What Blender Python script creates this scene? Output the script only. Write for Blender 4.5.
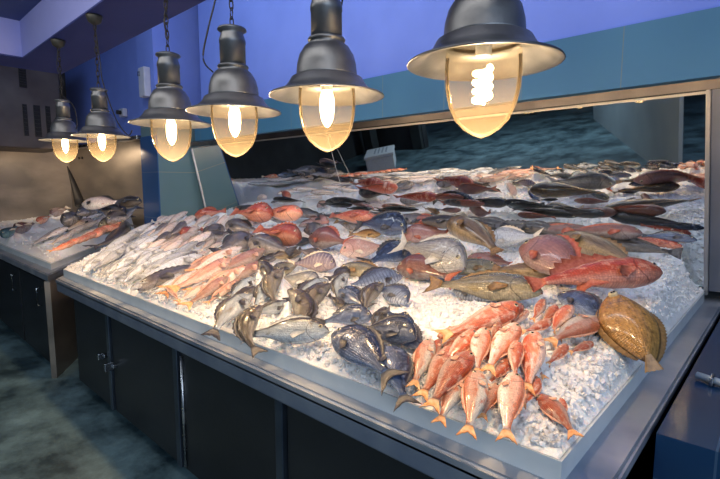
import bpy, bmesh, math, random
from mathutils import Vector, Matrix, noise
random.seed(7)
for o in list(bpy.data.objects): bpy.data.objects.remove(o)
scene = bpy.context.scene
col = scene.collection

# ---------------------------------------------------------------- camera
F_PX, CX, CY = 470.0, 360.0, 239.5
PITCH = math.radians(6.614); YAW = math.radians(42.595)
CAM = Vector((0, 0, 1.54))
FH = Vector((-math.sin(YAW), math.cos(YAW), 0)); RT = Vector((math.cos(YAW), math.sin(YAW), 0))
FW = FH * math.cos(PITCH) - Vector((0, 0, math.sin(PITCH))); UP = FH * math.sin(PITCH) + Vector((0, 0, math.cos(PITCH)))
cd = bpy.data.cameras.new('camera'); cam = bpy.data.objects.new('camera', cd); col.objects.link(cam)
cd.sensor_width = 36; cd.lens = F_PX / 720 * 36; cd.clip_start = .02; cd.clip_end = 100
cam.matrix_world = Matrix.Translation(CAM) @ Matrix((RT, UP, -FW)).transposed().to_4x4()
scene.camera = cam
# ---------------------------------------------------------------- world, daylight, exposure
w = bpy.data.worlds.new('world'); scene.world = w; w.use_nodes = True
w.node_tree.nodes['Background'].inputs[0].default_value = (.50, .68, 1.0, 1)
w.node_tree.nodes['Background'].inputs[1].default_value = .55
def area(name, loc, target, size, sizey, power, color):
    l = bpy.data.lights.new(name, 'AREA'); l.shape = 'RECTANGLE'; l.size = size; l.size_y = sizey; l.energy = power; l.color = color
    o = bpy.data.objects.new(name, l); col.objects.link(o); o.location = loc
    o.rotation_euler = (Vector(target) - Vector(loc)).to_track_quat('-Z', 'Y').to_euler(); return o
area('shopfront_daylight', (2.3, -1.2, 2.4), (-.7, 2.3, .9), 2.2, 1.6, 52, (.78, .89, 1))
area('ceiling_fill', (-2.2, .2, 2.8), (-2.6, 2.4, .9), 4.2, .25, 20, (1, .90, .80))  # added overhead fill for the counter, not a known fixture
area('hall_floor_fill', (-4.5, -4.0, 2.85), (-4.5, -4.0, 0), 5, .5, 105, (.80, .92, 1))  # added fill to brighten the hall floor that the mirror shows
area('upper_wall_fill', (-2.6, 1.75, 4.1), (-2.6, 3.3, 3.0), 6, .2, 56, (.85, .92, 1))  # added behind the beam to brighten the upper back wall
area('splashback_fill', (-8.3, 2.3, 2.05), (-8.5, 2.9, 1.3), 2.4, .12, 12, (1, .74, .48))  # invented warm fill so the steel sheet doesn't go black
vs = scene.view_settings
vs.view_transform = 'Standard'; vs.look = 'None'; vs.gamma = 1; vs.use_curve_mapping = False; vs.exposure = 0.25
BULB_W = 14.5; BULB_COL = (1, .68, .38)

# ---------------------------------------------------------------- node materials
def new_mat(name):
    m = bpy.data.materials.new(name); m.use_nodes = True
    nt = m.node_tree; return m, nt, nt.nodes, nt.links, nt.nodes['Principled BSDF']
def mat(name, c1, c2=None, scale=6, rough=.5, metal=0, bump=0, bscale=None, detail=6, rough2=None, coat=0, stretch=(1, 1, 1), contrast=(.35, .65)):
    m, nt, N, L, P = new_mat(name)
    P.inputs['Roughness'].default_value = rough; P.inputs['Metallic'].default_value = metal
    P.inputs['Coat Weight'].default_value = coat; P.inputs['Coat Roughness'].default_value = .12
    tc = N.new('ShaderNodeTexCoord'); mp = N.new('ShaderNodeMapping'); mp.inputs['Scale'].default_value = stretch
    L.new(tc.outputs['Object'], mp.inputs[0])
    n = N.new('ShaderNodeTexNoise'); n.inputs['Scale'].default_value = scale; n.inputs['Detail'].default_value = detail
    L.new(mp.outputs[0], n.inputs[0])
    r = N.new('ShaderNodeValToRGB'); r.color_ramp.elements[0].position, r.color_ramp.elements[1].position = contrast
    r.color_ramp.elements[0].color = (*c1, 1); r.color_ramp.elements[1].color = (*(c2 or c1), 1)
    L.new(n.outputs['Fac'], r.inputs[0]); L.new(r.outputs[0], P.inputs['Base Color'])
    if rough2 is not None:
        mr = N.new('ShaderNodeMapRange'); mr.inputs['To Min'].default_value = rough; mr.inputs['To Max'].default_value = rough2
        mr.inputs['From Min'].default_value = .35; mr.inputs['From Max'].default_value = .65
        L.new(n.outputs['Fac'], mr.inputs['Value']); L.new(mr.outputs[0], P.inputs['Roughness'])
    if bump:
        n2 = N.new('ShaderNodeTexNoise'); n2.inputs['Scale'].default_value = bscale or scale * 3; L.new(mp.outputs[0], n2.inputs[0])
        b = N.new('ShaderNodeBump'); b.inputs['Strength'].default_value = bump; b.inputs['Distance'].default_value = .01
        L.new(n2.outputs['Fac'], b.inputs['Height']); L.new(b.outputs[0], P.inputs['Normal'])
    return m
def tile_mat(name, c1, c2, sx, sz, grout, rough=.18, off=(0, 0, 0)):
    m, nt, N, L, P = new_mat(name); P.inputs['Roughness'].default_value = rough
    g = N.new('ShaderNodeNewGeometry'); sp = N.new('ShaderNodeSeparateXYZ'); L.new(g.outputs['Position'], sp.inputs[0])
    gn = N.new('ShaderNodeSeparateXYZ'); L.new(g.outputs['Normal'], gn.inputs[0])
    ab = N.new('ShaderNodeMath'); ab.operation = 'ABSOLUTE'; L.new(gn.outputs['X'], ab.inputs[0])
    gt = N.new('ShaderNodeMath'); gt.operation = 'GREATER_THAN'; gt.inputs[1].default_value = .5; L.new(ab.outputs[0], gt.inputs[0])
    mx = N.new('ShaderNodeMix'); L.new(gt.outputs[0], mx.inputs[0]); L.new(sp.outputs['X'], mx.inputs[2]); L.new(sp.outputs['Y'], mx.inputs[3])
    def line(src, size, o):
        a = N.new('ShaderNodeMath'); a.operation = 'ADD'; a.inputs[1].default_value = 50 * size + o; L.new(src, a.inputs[0])
        md = N.new('ShaderNodeMath'); md.operation = 'MODULO'; md.inputs[1].default_value = size; L.new(a.outputs[0], md.inputs[0])
        lt = N.new('ShaderNodeMath'); lt.operation = 'LESS_THAN'; lt.inputs[1].default_value = .006; L.new(md.outputs[0], lt.inputs[0]); return lt.outputs[0]
    la = line(mx.outputs[0], sx, off[0]); lb = line(sp.outputs['Z'], sz, off[2])
    mm = N.new('ShaderNodeMath'); mm.operation = 'MAXIMUM'; L.new(la, mm.inputs[0]); L.new(lb, mm.inputs[1])
    n = N.new('ShaderNodeTexNoise'); n.inputs['Scale'].default_value = 1.3; L.new(g.outputs['Position'], n.inputs[0])
    r = N.new('ShaderNodeValToRGB'); r.color_ramp.elements[0].color = (*c1, 1); r.color_ramp.elements[1].color = (*c2, 1)
    r.color_ramp.elements[0].position = .35; r.color_ramp.elements[1].position = .65; L.new(n.outputs['Fac'], r.inputs[0])
    c = N.new('ShaderNodeMix'); c.data_type = 'RGBA'; L.new(mm.outputs[0], c.inputs[0]); L.new(r.outputs[0], c.inputs[6]); c.inputs[7].default_value = (*grout, 1)
    L.new(c.outputs[2], P.inputs['Base Color']); return m

M = {}
M['periwinkle'] = mat('periwinkle_paint', (.14, .225, .66), (.17, .265, .74), 1.5, .6, bump=.05, bscale=60)
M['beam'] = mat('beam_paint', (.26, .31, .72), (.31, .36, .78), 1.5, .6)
M['soffit'] = mat('soffit_shaded_paint', (.015, .030, .19), (.02, .038, .22), 1.5, .7)  # underside shade of the beam put into the colour as a darker blue
M['ceiling'] = mat('ceiling_paint', (.05, .08, .22), (.07, .10, .27), 2, .7)
M['teal_tile'] = tile_mat('blue_green_tile', (.035, .14, .25), (.05, .175, .29), .62, .8, (.12, .18, .2), .55, off=(.2, 0, .34))
M['pillar_tile'] = tile_mat('pillar_tile', (.12, .22, .25), (.15, .25, .275), 2.5, .62, (.30, .30, .24), .2, off=(1, 0, -.47 + .62))
M['pillar_blue'] = tile_mat('pillar_blue_tile', (.018, .085, .24), (.025, .10, .28), 2.5, .62, (.10, .18, .28), .2, off=(1, 0, -.47 + .62))
M['navy_tile'] = tile_mat('navy_tile', (.004, .025, .08), (.007, .034, .10), .5, .37, (.03, .07, .14), .2, off=(.1, 0, .04))
M['steel'] = mat('brushed_steel', (.42, .44, .47), (.60, .61, .63), 3, .22, 1, bump=.08, bscale=90, stretch=(1, 1, 8), rough2=.36)
M['frame_steel'] = mat('frame_steel', (.10, .10, .115), (.16, .155, .165), 4, .34, .95)
M['trim_steel'] = mat('bright_trim_steel', (.34, .34, .35), (.44, .44, .44), 4, .38, .8)
M['dark_frame'] = mat('dark_frame', (.14, .16, .20), (.18, .20, .25), 3, .4, .7)
M['steel_top'] = mat('worn_steel_top', (.30, .36, .46), (.50, .53, .58), 5, .30, .75, bump=.15, bscale=14, rough2=.5)
M['lip'] = mat('counter_lip', (.20, .25, .36), (.32, .37, .46), 5, .35, .7, bump=.1, bscale=30)
M['hood'] = mat('hood_steel', (.17, .155, .14), (.46, .40, .34), .8, .34, .7, stretch=(.6, 1, 2), rough2=.5)
M['dark_steel'] = mat('dark_unit_metal', (.10, .085, .085), (.16, .14, .13), 2, .45, .6)
M['louvre'] = mat('louvre_black', (.008, .008, .01), rough=.5)
M['door'] = mat('cabinet_door', (.005, .007, .010), (.011, .014, .019), 2.5, .45, .15, bump=.05, bscale=20, coat=.1)
M['post'] = mat('cabinet_post', (.05, .07, .10), (.09, .12, .16), 4, .35, .8)
M['black'] = mat('matt_black', (.006, .006, .008), rough=.6)
M['rubber'] = mat('castor_rubber', (.012, .012, .014), rough=.7)
M['chrome'] = mat('latch_metal', (.35, .38, .42), rough=.25, metal=1)
M['tray'] = mat('white_tray', (.52, .58, .62), (.62, .68, .71), 6, .3, coat=.3)
M['foam'] = mat('foam_box', (.62, .70, .78), (.72, .79, .86), 20, .8)
M['print'] = mat('box_print', (.18, .25, .36), rough=.8)
M['pipe'] = mat('plastic_pipe', (.25, .32, .40), rough=.35)
M['lamp_metal'] = mat('galvanised_lamp_metal', (.12, .135, .15), (.20, .215, .235), 9, .38, .85, bump=.08, bscale=40, rough2=.5)
M['chain'] = mat('chain_metal', (.06, .055, .05), rough=.5, metal=.8)
M['canopy'] = mat('canopy_metal', (.07, .07, .06), rough=.5, metal=.6)
M['cable'] = mat('black_cable', (.008, .008, .01), rough=.5)
M['socket'] = mat('socket_plastic', (.42, .46, .58), (.5, .53, .62), 8, .5)
M['floor'] = mat('wet_concrete', (.022, .045, .06), (.15, .26, .31), 1.9, .34, 0, bump=.12, bscale=14, detail=14, rough2=.6, contrast=(.40, .68))
for n_ in M['floor'].node_tree.nodes:
    if n_.type == 'TEX_NOISE': n_.inputs['Roughness'].default_value = .72
M['dark_wall'] = mat('far_wall', (.012, .016, .022), (.03, .04, .05), 1.2, .7)
M['dark_col'] = mat('far_column', (.02, .03, .035), (.03, .042, .05), 2, .6)
M['panel'] = mat('grey_panel', (.20, .26, .30), (.24, .31, .35), 1.2, .55)
M['navy_plain'] = mat('side_panel_blue', (.03, .06, .12), rough=.5)

def mirror_mat():
    m, nt, N, L, P = new_mat('mirror_silver'); P.inputs['Base Color'].default_value = (.80, .83, .84, 1)
    P.inputs['Metallic'].default_value = 1; P.inputs['Roughness'].default_value = .015; return m
M['mirror'] = mirror_mat()
def glass_mat():
    m, nt, N, L, P = new_mat('clear_glass'); N.remove(P)
    t = N.new('ShaderNodeBsdfTransparent'); t.inputs[0].default_value = (.96, .93, .87, 1)
    g = N.new('ShaderNodeBsdfGlossy'); g.inputs['Roughness'].default_value = .04; g.inputs[0].default_value = (1, .95, .85, 1)
    d = N.new('ShaderNodeBsdfTranslucent'); d.inputs[0].default_value = (1, .82, .55, 1)
    lw = N.new('ShaderNodeLayerWeight'); lw.inputs[0].default_value = .10
    a = N.new('ShaderNodeMixShader'); b = N.new('ShaderNodeMixShader'); b.inputs[0].default_value = .014
    L.new(lw.outputs['Fresnel'], a.inputs[0]); L.new(t.outputs[0], a.inputs[1]); L.new(g.outputs[0], a.inputs[2])
    L.new(a.outputs[0], b.inputs[1]); L.new(d.outputs[0], b.inputs[2]); L.new(b.outputs[0], N['Material Output'].inputs[0]); return m
M['glass'] = glass_mat()
def emit_mat(name, c, s):
    m, nt, N, L, P = new_mat(name); P.inputs['Base Color'].default_value = (1, .8, .5, 1)
    P.inputs['Emission Color'].default_value = (*c, 1); P.inputs['Emission Strength'].default_value = s; return m
M['bulb'] = emit_mat('glowing_bulb', (1, .72, .38), 16)
def ice_mat():
    m, nt, N, L, P = new_mat('crushed_ice'); P.inputs['Base Color'].default_value = (.95, .96, .97, 1)
    P.inputs['Roughness'].default_value = .35; P.inputs['Subsurface Weight'].default_value = .8
    P.inputs['Subsurface Radius'].default_value = (.03, .035, .04); P.inputs['Subsurface Scale'].default_value = .5
    P.inputs['Coat Weight'].default_value = .1
    g = N.new('ShaderNodeNewGeometry'); v = N.new('ShaderNodeTexVoronoi'); v.inputs['Scale'].default_value = 55; L.new(g.outputs['Position'], v.inputs[0])
    v2 = N.new('ShaderNodeTexVoronoi'); v2.inputs['Scale'].default_value = 120; L.new(g.outputs['Position'], v2.inputs[0])
    ad = N.new('ShaderNodeMath'); ad.operation = 'ADD'; L.new(v.outputs['Distance'], ad.inputs[0]); L.new(v2.outputs['Distance'], ad.inputs[1])
    b = N.new('ShaderNodeBump'); b.inputs['Strength'].default_value = .45; b.inputs['Distance'].default_value = .008
    L.new(ad.outputs[0], b.inputs['Height']); L.new(b.outputs[0], P.inputs['Normal']); return m
M['ice'] = ice_mat()

def fish_mat(name, belly, side, back, spot=None, sthr=(.55, .7), sscale=9, scales=0, rough=.28, metal=0, stripes=None, sps=(1, 1), v1=.30, v2=.72, head=None):
    m, nt, N, L, P = new_mat(name)
    P.inputs['Roughness'].default_value = rough; P.inputs['Metallic'].default_value = metal; P.inputs['Coat Weight'].default_value = .6; P.inputs['Coat Roughness'].default_value = .12
    tc = N.new('ShaderNodeTexCoord'); sp = N.new('ShaderNodeSeparateXYZ'); L.new(tc.outputs['UV'], sp.inputs[0])
    oi = N.new('ShaderNodeObjectInfo')
    n = N.new('ShaderNodeTexNoise'); n.noise_dimensions = '4D'; n.inputs['Scale'].default_value = sscale; n.inputs['Detail'].default_value = 4
    rw = N.new('ShaderNodeMath'); rw.operation = 'MULTIPLY'; rw.inputs[1].default_value = 30; L.new(oi.outputs['Random'], rw.inputs[0]); L.new(rw.outputs[0], n.inputs['W'])
    mp = N.new('ShaderNodeMapping'); mp.inputs['Scale'].default_value = (sps[0], sps[1] * .4, 1); L.new(tc.outputs['UV'], mp.inputs[0]); L.new(mp.outputs[0], n.inputs['Vector'])
    ma = N.new('ShaderNodeMath'); ma.operation = 'MULTIPLY_ADD'; ma.inputs[1].default_value = .34; L.new(n.outputs['Fac'], ma.inputs[0]); L.new(sp.outputs['Y'], ma.inputs[2])
    sb = N.new('ShaderNodeMath'); sb.operation = 'SUBTRACT'; sb.inputs[1].default_value = .17; L.new(ma.outputs[0], sb.inputs[0])
    r = N.new('ShaderNodeValToRGB'); e = r.color_ramp.elements; e[0].position = v1 - .12; e[0].color = (*belly, 1); e[1].position = v2 + .12; e[1].color = (*back, 1)
    for p_, c_ in ((v1 + .08, side), (v2 - .08, side)):
        x = e.new(p_); x.color = (*c_, 1)
    L.new(sb.outputs[0], r.inputs[0]); cur = r.outputs[0]
    def mix(fac, c2, typ='MIX'):
        nonlocal cur
        k = N.new('ShaderNodeMix'); k.data_type = 'RGBA'; k.blend_type = typ; L.new(fac, k.inputs[0]); L.new(cur, k.inputs[6])
        if isinstance(c2, tuple): k.inputs[7].default_value = (*c2, 1)
        else: L.new(c2, k.inputs[7])
        cur = k.outputs[2]
    if spot:
        mr = N.new('ShaderNodeMapRange'); mr.inputs['From Min'].default_value, mr.inputs['From Max'].default_value = sthr; L.new(n.outputs['Fac'], mr.inputs['Value']); mix(mr.outputs[0], spot)
    if stripes:
        wv = N.new('ShaderNodeTexWave'); wv.bands_direction = stripes[0]; wv.inputs['Scale'].default_value = stripes[1]; wv.inputs['Distortion'].default_value = 1.5; wv.inputs['Detail'].default_value = 2
        L.new(tc.outputs['UV'], wv.inputs[0]); mr = N.new('ShaderNodeMapRange'); mr.inputs['From Min'].default_value = .6; mr.inputs['From Max'].default_value = .9
        mr.inputs['To Max'].default_value = .65; L.new(wv.outputs['Fac'], mr.inputs['Value']); mix(mr.outputs[0], stripes[2])
    if head:
        mr = N.new('ShaderNodeMapRange'); mr.inputs['From Min'].default_value = .17; mr.inputs['From Max'].default_value = .27; mr.inputs['To Min'].default_value = .8; mr.inputs['To Max'].default_value = 0
        L.new(sp.outputs['X'], mr.inputs['Value']); mix(mr.outputs[0], head)
    n3 = N.new('ShaderNodeTexNoise'); n3.noise_dimensions = '4D'; n3.inputs['Scale'].default_value = 34; n3.inputs['Detail'].default_value = 5; n3.inputs['Roughness'].default_value = .7
    L.new(rw.outputs[0], n3.inputs['W']); mp3 = N.new('ShaderNodeMapping'); mp3.inputs['Scale'].default_value = (1, .4, 1); L.new(tc.outputs['UV'], mp3.inputs[0]); L.new(mp3.outputs[0], n3.inputs['Vector'])
    r3 = N.new('ShaderNodeValToRGB'); r3.color_ramp.elements[0].position = .32; r3.color_ramp.elements[0].color = (.42, .42, .44, 1); r3.color_ramp.elements[1].position = .66; r3.color_ramp.elements[1].color = (1.25, 1.25, 1.25, 1)
    L.new(n3.outputs['Fac'], r3.inputs[0]); one = N.new('ShaderNodeValue'); one.outputs[0].default_value = .75; mix(one.outputs[0], r3.outputs[0], 'MULTIPLY')
    v0 = N.new('ShaderNodeMath'); v0.operation = 'SUBTRACT'; v0.inputs[1].default_value = .5; L.new(sp.outputs['Y'], v0.inputs[0])
    v2_ = N.new('ShaderNodeMath'); v2_.operation = 'MULTIPLY'; L.new(v0.outputs[0], v2_.inputs[0]); L.new(v0.outputs[0], v2_.inputs[1])
    gu = N.new('ShaderNodeMath'); gu.operation = 'MULTIPLY_ADD'; gu.inputs[1].default_value = .45; L.new(v2_.outputs[0], gu.inputs[0]); L.new(sp.outputs['X'], gu.inputs[2])
    gc = N.new('ShaderNodeMath'); gc.operation = 'COMPARE'; gc.inputs[1].default_value = .268; gc.inputs[2].default_value = .007; L.new(gu.outputs[0], gc.inputs[0])
    gm = N.new('ShaderNodeMath'); gm.operation = 'MULTIPLY'; gm.inputs[1].default_value = .6; L.new(gc.outputs[0], gm.inputs[0]); mix(gm.outputs[0], tuple(c * .2 for c in back))
    vm = N.new('ShaderNodeMapping'); vm.inputs['Scale'].default_value = (46, 15, 1); L.new(tc.outputs['UV'], vm.inputs[0])
    vo = N.new('ShaderNodeTexVoronoi'); vo.inputs['Scale'].default_value = 1; vo.inputs['Randomness'].default_value = .35; L.new(vm.outputs[0], vo.inputs[0])
    if scales:
        mr = N.new('ShaderNodeMapRange'); mr.inputs['From Min'].default_value = .25; mr.inputs['From Max'].default_value = .6; mr.inputs['To Max'].default_value = scales; L.new(vo.outputs['Distance'], mr.inputs['Value'])
        mix(mr.outputs[0], tuple(c * .35 for c in side), 'MIX')
    hs = N.new('ShaderNodeHueSaturation'); mr = N.new('ShaderNodeMapRange'); mr.inputs['To Min'].default_value = .7; mr.inputs['To Max'].default_value = 1.35
    L.new(oi.outputs['Random'], mr.inputs['Value']); L.new(mr.outputs[0], hs.inputs['Value']); L.new(cur, hs.inputs['Color']); L.new(hs.outputs[0], P.inputs['Base Color'])
    b = N.new('ShaderNodeBump'); b.inputs['Strength'].default_value = .6; b.inputs['Distance'].default_value = .005; L.new(vo.outputs['Distance'], b.inputs['Height']); L.new(b.outputs[0], P.inputs['Normal'])
    return m
FM = {
 'mullet': fish_mat('red_mullet_skin', (.76, .54, .44), (.68, .20, .095), (.62, .10, .03), (.80, .50, .38), (.50, .62), 8, .25, v1=.28, v2=.66),
 'mullet_pale': fish_mat('pale_mullet_skin', (.82, .76, .66), (.76, .44, .32), (.66, .17, .07), (.68, .19, .08), (.52, .66), 8, .2, v1=.42, v2=.8),
 'gurnard': fish_mat('orange_pink_skin', (.70, .52, .42), (.58, .28, .19), (.40, .15, .09), (.72, .46, .36), (.5, .66), 6, .1),
 'silver': fish_mat('silver_skin', (.90, .90, .88), (.74, .77, .80), (.22, .24, .27), None, scales=.10, rough=.22, metal=.12, v1=.35, v2=.8),
 'pale': fish_mat('pale_pink_skin', (.90, .82, .75), (.84, .69, .60), (.50, .32, .25), (.55, .22, .14), (.6, .72), 10, .1),
 'navy': fish_mat('dark_blue_scaled_skin', (.26, .33, .48), (.06, .095, .19), (.016, .022, .045), (.15, .21, .34), (.52, .7), 10, .6, rough=.24, metal=.2, v1=.18, v2=.6),
 'bluestripe': fish_mat('blue_grey_striped_skin', (.40, .47, .58), (.18, .23, .33), (.06, .07, .10), None, scales=.4, stripes=('X', 5, (.07, .08, .13)), rough=.24, metal=.2),
 'bass': fish_mat('grey_sided_brown_backed_skin', (.66, .71, .74), (.36, .42, .46), (.045, .035, .022), (.18, .14, .09), (.58, .72), 7, .3, rough=.2, metal=.08, v1=.36, v2=.74),
 'bassbrown': fish_mat('brown_back_skin', (.20, .19, .17), (.065, .050, .030), (.03, .022, .014), (.26, .22, .15), (.6, .7), 7, .3, rough=.2, metal=.03, sps=(.5, 3)),
 'pinkbream': fish_mat('pink_bream_skin', (.58, .40, .37), (.40, .19, .17), (.26, .11, .09), (.50, .29, .26), (.5, .7), 6, .45, rough=.3, head=(.56, .24, .19)),
 'redbream': fish_mat('red_brown_bream_skin', (.30, .27, .27), (.27, .10, .07), (.21, .055, .035), (.15, .07, .06), (.5, .7), 8, .4, rough=.3),
 'palepink': fish_mat('pale_pink_bream_skin', (.74, .56, .48), (.58, .34, .28), (.42, .20, .15), (.66, .48, .42), (.5, .7), 6, .3),
 'purple': fish_mat('purple_barred_skin', (.55, .42, .42), (.34, .27, .34), (.20, .15, .20), None, scales=.25, stripes=('X', 4, (.62, .50, .50)), rough=.25, metal=.2),
 'gilthead': fish_mat('pale_silver_bream_skin', (.78, .77, .72), (.56, .55, .50), (.24, .23, .21), None, scales=.25, stripes=('Y', 4, (.33, .31, .27)), rough=.22, metal=.35, v1=.3, v2=.82),
 'white': fish_mat('white_blotched_skin', (.82, .80, .74), (.66, .66, .66), (.42, .42, .42), (.10, .11, .15), (.62, .68), 5, .1, rough=.22, metal=.1),
 'olive': fish_mat('olive_brown_skin', (.36, .27, .15), (.17, .11, .05), (.085, .055, .028), (.09, .055, .025), (.5, .64), 6, .3, rough=.28, sps=(.7, 2)),
 'olivegreen': fish_mat('grey_green_skin', (.36, .32, .22), (.19, .17, .11), (.08, .075, .05), (.30, .24, .12), (.5, .66), 6, .3, rough=.26, metal=.1, sps=(.7, 2)),
 'yellow': fish_mat('yellow_tan_skin', (.62, .42, .20), (.50, .28, .10), (.30, .16, .06), None, scales=.3),
 'dark': fish_mat('near_black_skin', (.16, .14, .12), (.045, .04, .038), (.018, .018, .022), (.10, .08, .06), (.58, .7), 6, .2, rough=.28, metal=.1),
 'scorpion': fish_mat('red_scorpionfish_skin', (.58, .24, .16), (.46, .065, .025), (.34, .035, .015), (.66, .28, .18), (.50, .64), 14, .35, rough=.38),
 'greylump': fish_mat('mottled_grey_skin', (.42, .38, .36), (.11, .105, .115), (.04, .035, .04), (.22, .17, .13), (.5, .66), 9, .3, rough=.3),
 'flat': fish_mat('brown_flatfish_skin', (.34, .19, .05), (.30, .16, .04), (.27, .14, .035), (.14, .075, .02), (.52, .66), 12, .15, rough=.25, sps=(1, 2.5)),
 'orange': fish_mat('bright_orange_skin', (.80, .40, .26), (.74, .20, .10), (.60, .12, .06), (.85, .5, .36), (.55, .66), 9, .1),
 'teal': fish_mat('blue_green_shell_skin', (.10, .20, .22), (.04, .10, .13), (.02, .05, .07), (.18, .28, .30), (.55, .66), 9, .2),
}
M['fin_orange'] = mat('orange_fin', (.70, .27, .08), (.80, .50, .26), 60, .4)
M['fin_rose'] = mat('rose_fin', (.66, .30, .18), (.76, .50, .38), 60, .4)
M['fin_pale'] = mat('pale_fin', (.66, .55, .42), (.78, .68, .55), 60, .4)
M['fin_dark'] = mat('dark_fin', (.03, .03, .035), (.08, .075, .08), 60, .4)
M['fin_red'] = mat('red_fin', (.30, .06, .03), (.45, .15, .09), 60, .4)
M['fin_brown'] = mat('brown_fin', (.16, .09, .035), (.30, .18, .07), 60, .4)
M['fin_silver'] = mat('silver_fin', (.35, .36, .36), (.5, .5, .48), 60, .35)
M['eye'] = mat('fish_eye', (.45, .38, .22), (.55, .50, .38), 30, .15)
M['pupil'] = mat('fish_pupil', (.004, .004, .006), rough=.08)
M['mouthm'] = mat('fish_mouth', (.10, .03, .02), rough=.4)

# ---------------------------------------------------------------- helpers
def link(name, bm, m, parent=None, smooth=True, mats=None):
    me = bpy.data.meshes.new(name); bm.normal_update(); bm.to_mesh(me); bm.free()
    o = bpy.data.objects.new(name, me); col.objects.link(o)
    if mats:
        for x in mats: me.materials.append(x)
    else: me.materials.append(m)
    if smooth:
        for p in me.polygons: p.use_smooth = True
    if parent: o.parent = parent
    return o
def tag(o, label=None, cat=None, group=None, kind=None):
    if label: o['label'] = label
    if cat: o['category'] = cat
    if group: o['group'] = group
    if kind: o['kind'] = kind
    return o
def thing(name, label, cat, loc=(0, 0, 0), rz=0, group=None):
    o = bpy.data.objects.new(name, None); col.objects.link(o); o.location = loc; o.rotation_euler = (0, 0, rz); o.empty_display_size = .1
    return tag(o, label, cat, group)
def box(bm, x0, x1, y0, y1, z0, z1, bev=0):
    vs_ = [bm.verts.new((x, y, z)) for z in (z0, z1) for x, y in ((x0, y0), (x1, y0), (x1, y1), (x0, y1))]
    fs = [bm.faces.new([vs_[i] for i in f]) for f in ((3, 2, 1, 0), (4, 5, 6, 7), (0, 1, 5, 4), (1, 2, 6, 5), (2, 3, 7, 6), (3, 0, 4, 7))]
    if bev:
        es = list({e for f in fs for e in f.edges}); bmesh.ops.bevel(bm, geom=es, offset=bev, segments=2, affect='EDGES', profile=.5)
    return bm
def B(*a, **k): return box(bmesh.new(), *a, **k)
def prism(bm, pts, z0, z1):
    lo = [bm.verts.new((x, y, z0)) for x, y in pts]; hi = [bm.verts.new((x, y, z1)) for x, y in pts]
    bm.faces.new(list(reversed(lo))); bm.faces.new(hi)
    n = len(pts)
    for i in range(n): bm.faces.new((lo[i], lo[(i + 1) % n], hi[(i + 1) % n], hi[i]))
    return bm
def hexa(bm, q0, q1):
    a = [bm.verts.new(p) for p in q0]; b = [bm.verts.new(p) for p in q1]
    bm.faces.new(list(reversed(a))); bm.faces.new(b)
    n = len(a)
    for i in range(n): bm.faces.new((a[i], a[(i + 1) % n], b[(i + 1) % n], b[i]))
    bmesh.ops.recalc_face_normals(bm, faces=bm.faces); return bm
RS = [1.0]
def lathe(bm, prof, seg=48):
    rings = []; prof = [(r * RS[0], z) for r, z in prof]
    for r, z in prof:
        if r < 1e-5: rings.append([bm.verts.new((0, 0, z))])
        else: rings.append([bm.verts.new((r * math.cos(2 * math.pi * i / seg), r * math.sin(2 * math.pi * i / seg), z)) for i in range(seg)])
    for a, b in zip(rings, rings[1:]):
        for i in range(seg):
            j = (i + 1) % seg
            if len(a) == 1 and len(b) == 1: continue
            if len(a) == 1: bm.faces.new((a[0], b[j], b[i]))
            elif len(b) == 1: bm.faces.new((a[i], a[j], b[0]))
            else: bm.faces.new((a[i], a[j], b[j], b[i]))
    bmesh.ops.recalc_face_normals(bm, faces=bm.faces); return bm
def tube(bm, pts, r, seg=8, close=False):
    pts = [Vector(p) for p in pts]; n = len(pts); rings = []
    rr = r if isinstance(r, (list, tuple)) else [r] * n
    for i, p in enumerate(pts):
        a = pts[(i - 1) % n] if (close or i > 0) else p; b = pts[(i + 1) % n] if (close or i < n - 1) else p
        t = (b - a).normalized(); u = t.cross(Vector((0, 0, 1)))
        if u.length < .05: u = t.cross(Vector((1, 0, 0)))
        u.normalize(); v = t.cross(u)
        rings.append([bm.verts.new(p + (u * math.cos(2 * math.pi * k / seg) + v * math.sin(2 * math.pi * k / seg)) * rr[i]) for k in range(seg)])
    m_ = n if close else n - 1
    for i in range(m_):
        a, b = rings[i], rings[(i + 1) % n]
        for k in range(seg): bm.faces.new((a[k], a[(k + 1) % seg], b[(k + 1) % seg], b[k]))
    if not close: bm.faces.new(list(reversed(rings[0]))); bm.faces.new(rings[-1])
    return bm
def sphere(bm, c, r, sc=(1, 1, 1), seg=12, rings=8):
    bmesh.ops.create_uvsphere(bm, u_segments=seg, v_segments=rings, radius=r, matrix=Matrix.Translation(c) @ Matrix.Diagonal((*sc, 1))); return bm
def struct(name, bm, m, smooth=False): return tag(link(name, bm, m, smooth=smooth), kind='structure')
def ray(x, y): return FW * F_PX + RT * (x - CX) - UP * (y - CY)
def onax(x, y, ax, val):
    d = ray(x, y); return CAM + d * ((val - CAM[ax]) / d[ax])

# ---------------------------------------------------------------- setting
struct('floor', B(-13, 4.5, -12, 5, -.1, 0), M['floor'])
struct('wall_back', B(-5.9, 4.5, 3.30, 3.62, 2.475, 4.2), M['periwinkle'])
struct('trim_1', B(-5.92, 4.5, 3.20, 3.60, 2.12, 2.475), M['teal_tile'])
struct('wall_rear', B(-6.5, 4.5, 3.62, 3.8, 0, 4.2), M['dark_wall'])
struct('wall_left', B(-12.3, -6.77, 2.95, 3.1, 0, 4.2), M['periwinkle'])
struct('wall_side', B(-10.35, -10.2, -6, 2.95, 0, 4.2), M['dark_wall'])
# tiled pillar with painted top
struct('trim_2', B(-6.77, -6.27, 2.85, 3.62, 0, 2.47), M['pillar_tile'])
struct('trim_3', B(-6.775, -6.27, 2.835, 2.85, 0, 2.2), M['pillar_blue'])
struct('trim_4', B(-6.77, -6.27, 2.85, 3.62, 2.47, 4.2), M['periwinkle'])
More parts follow.
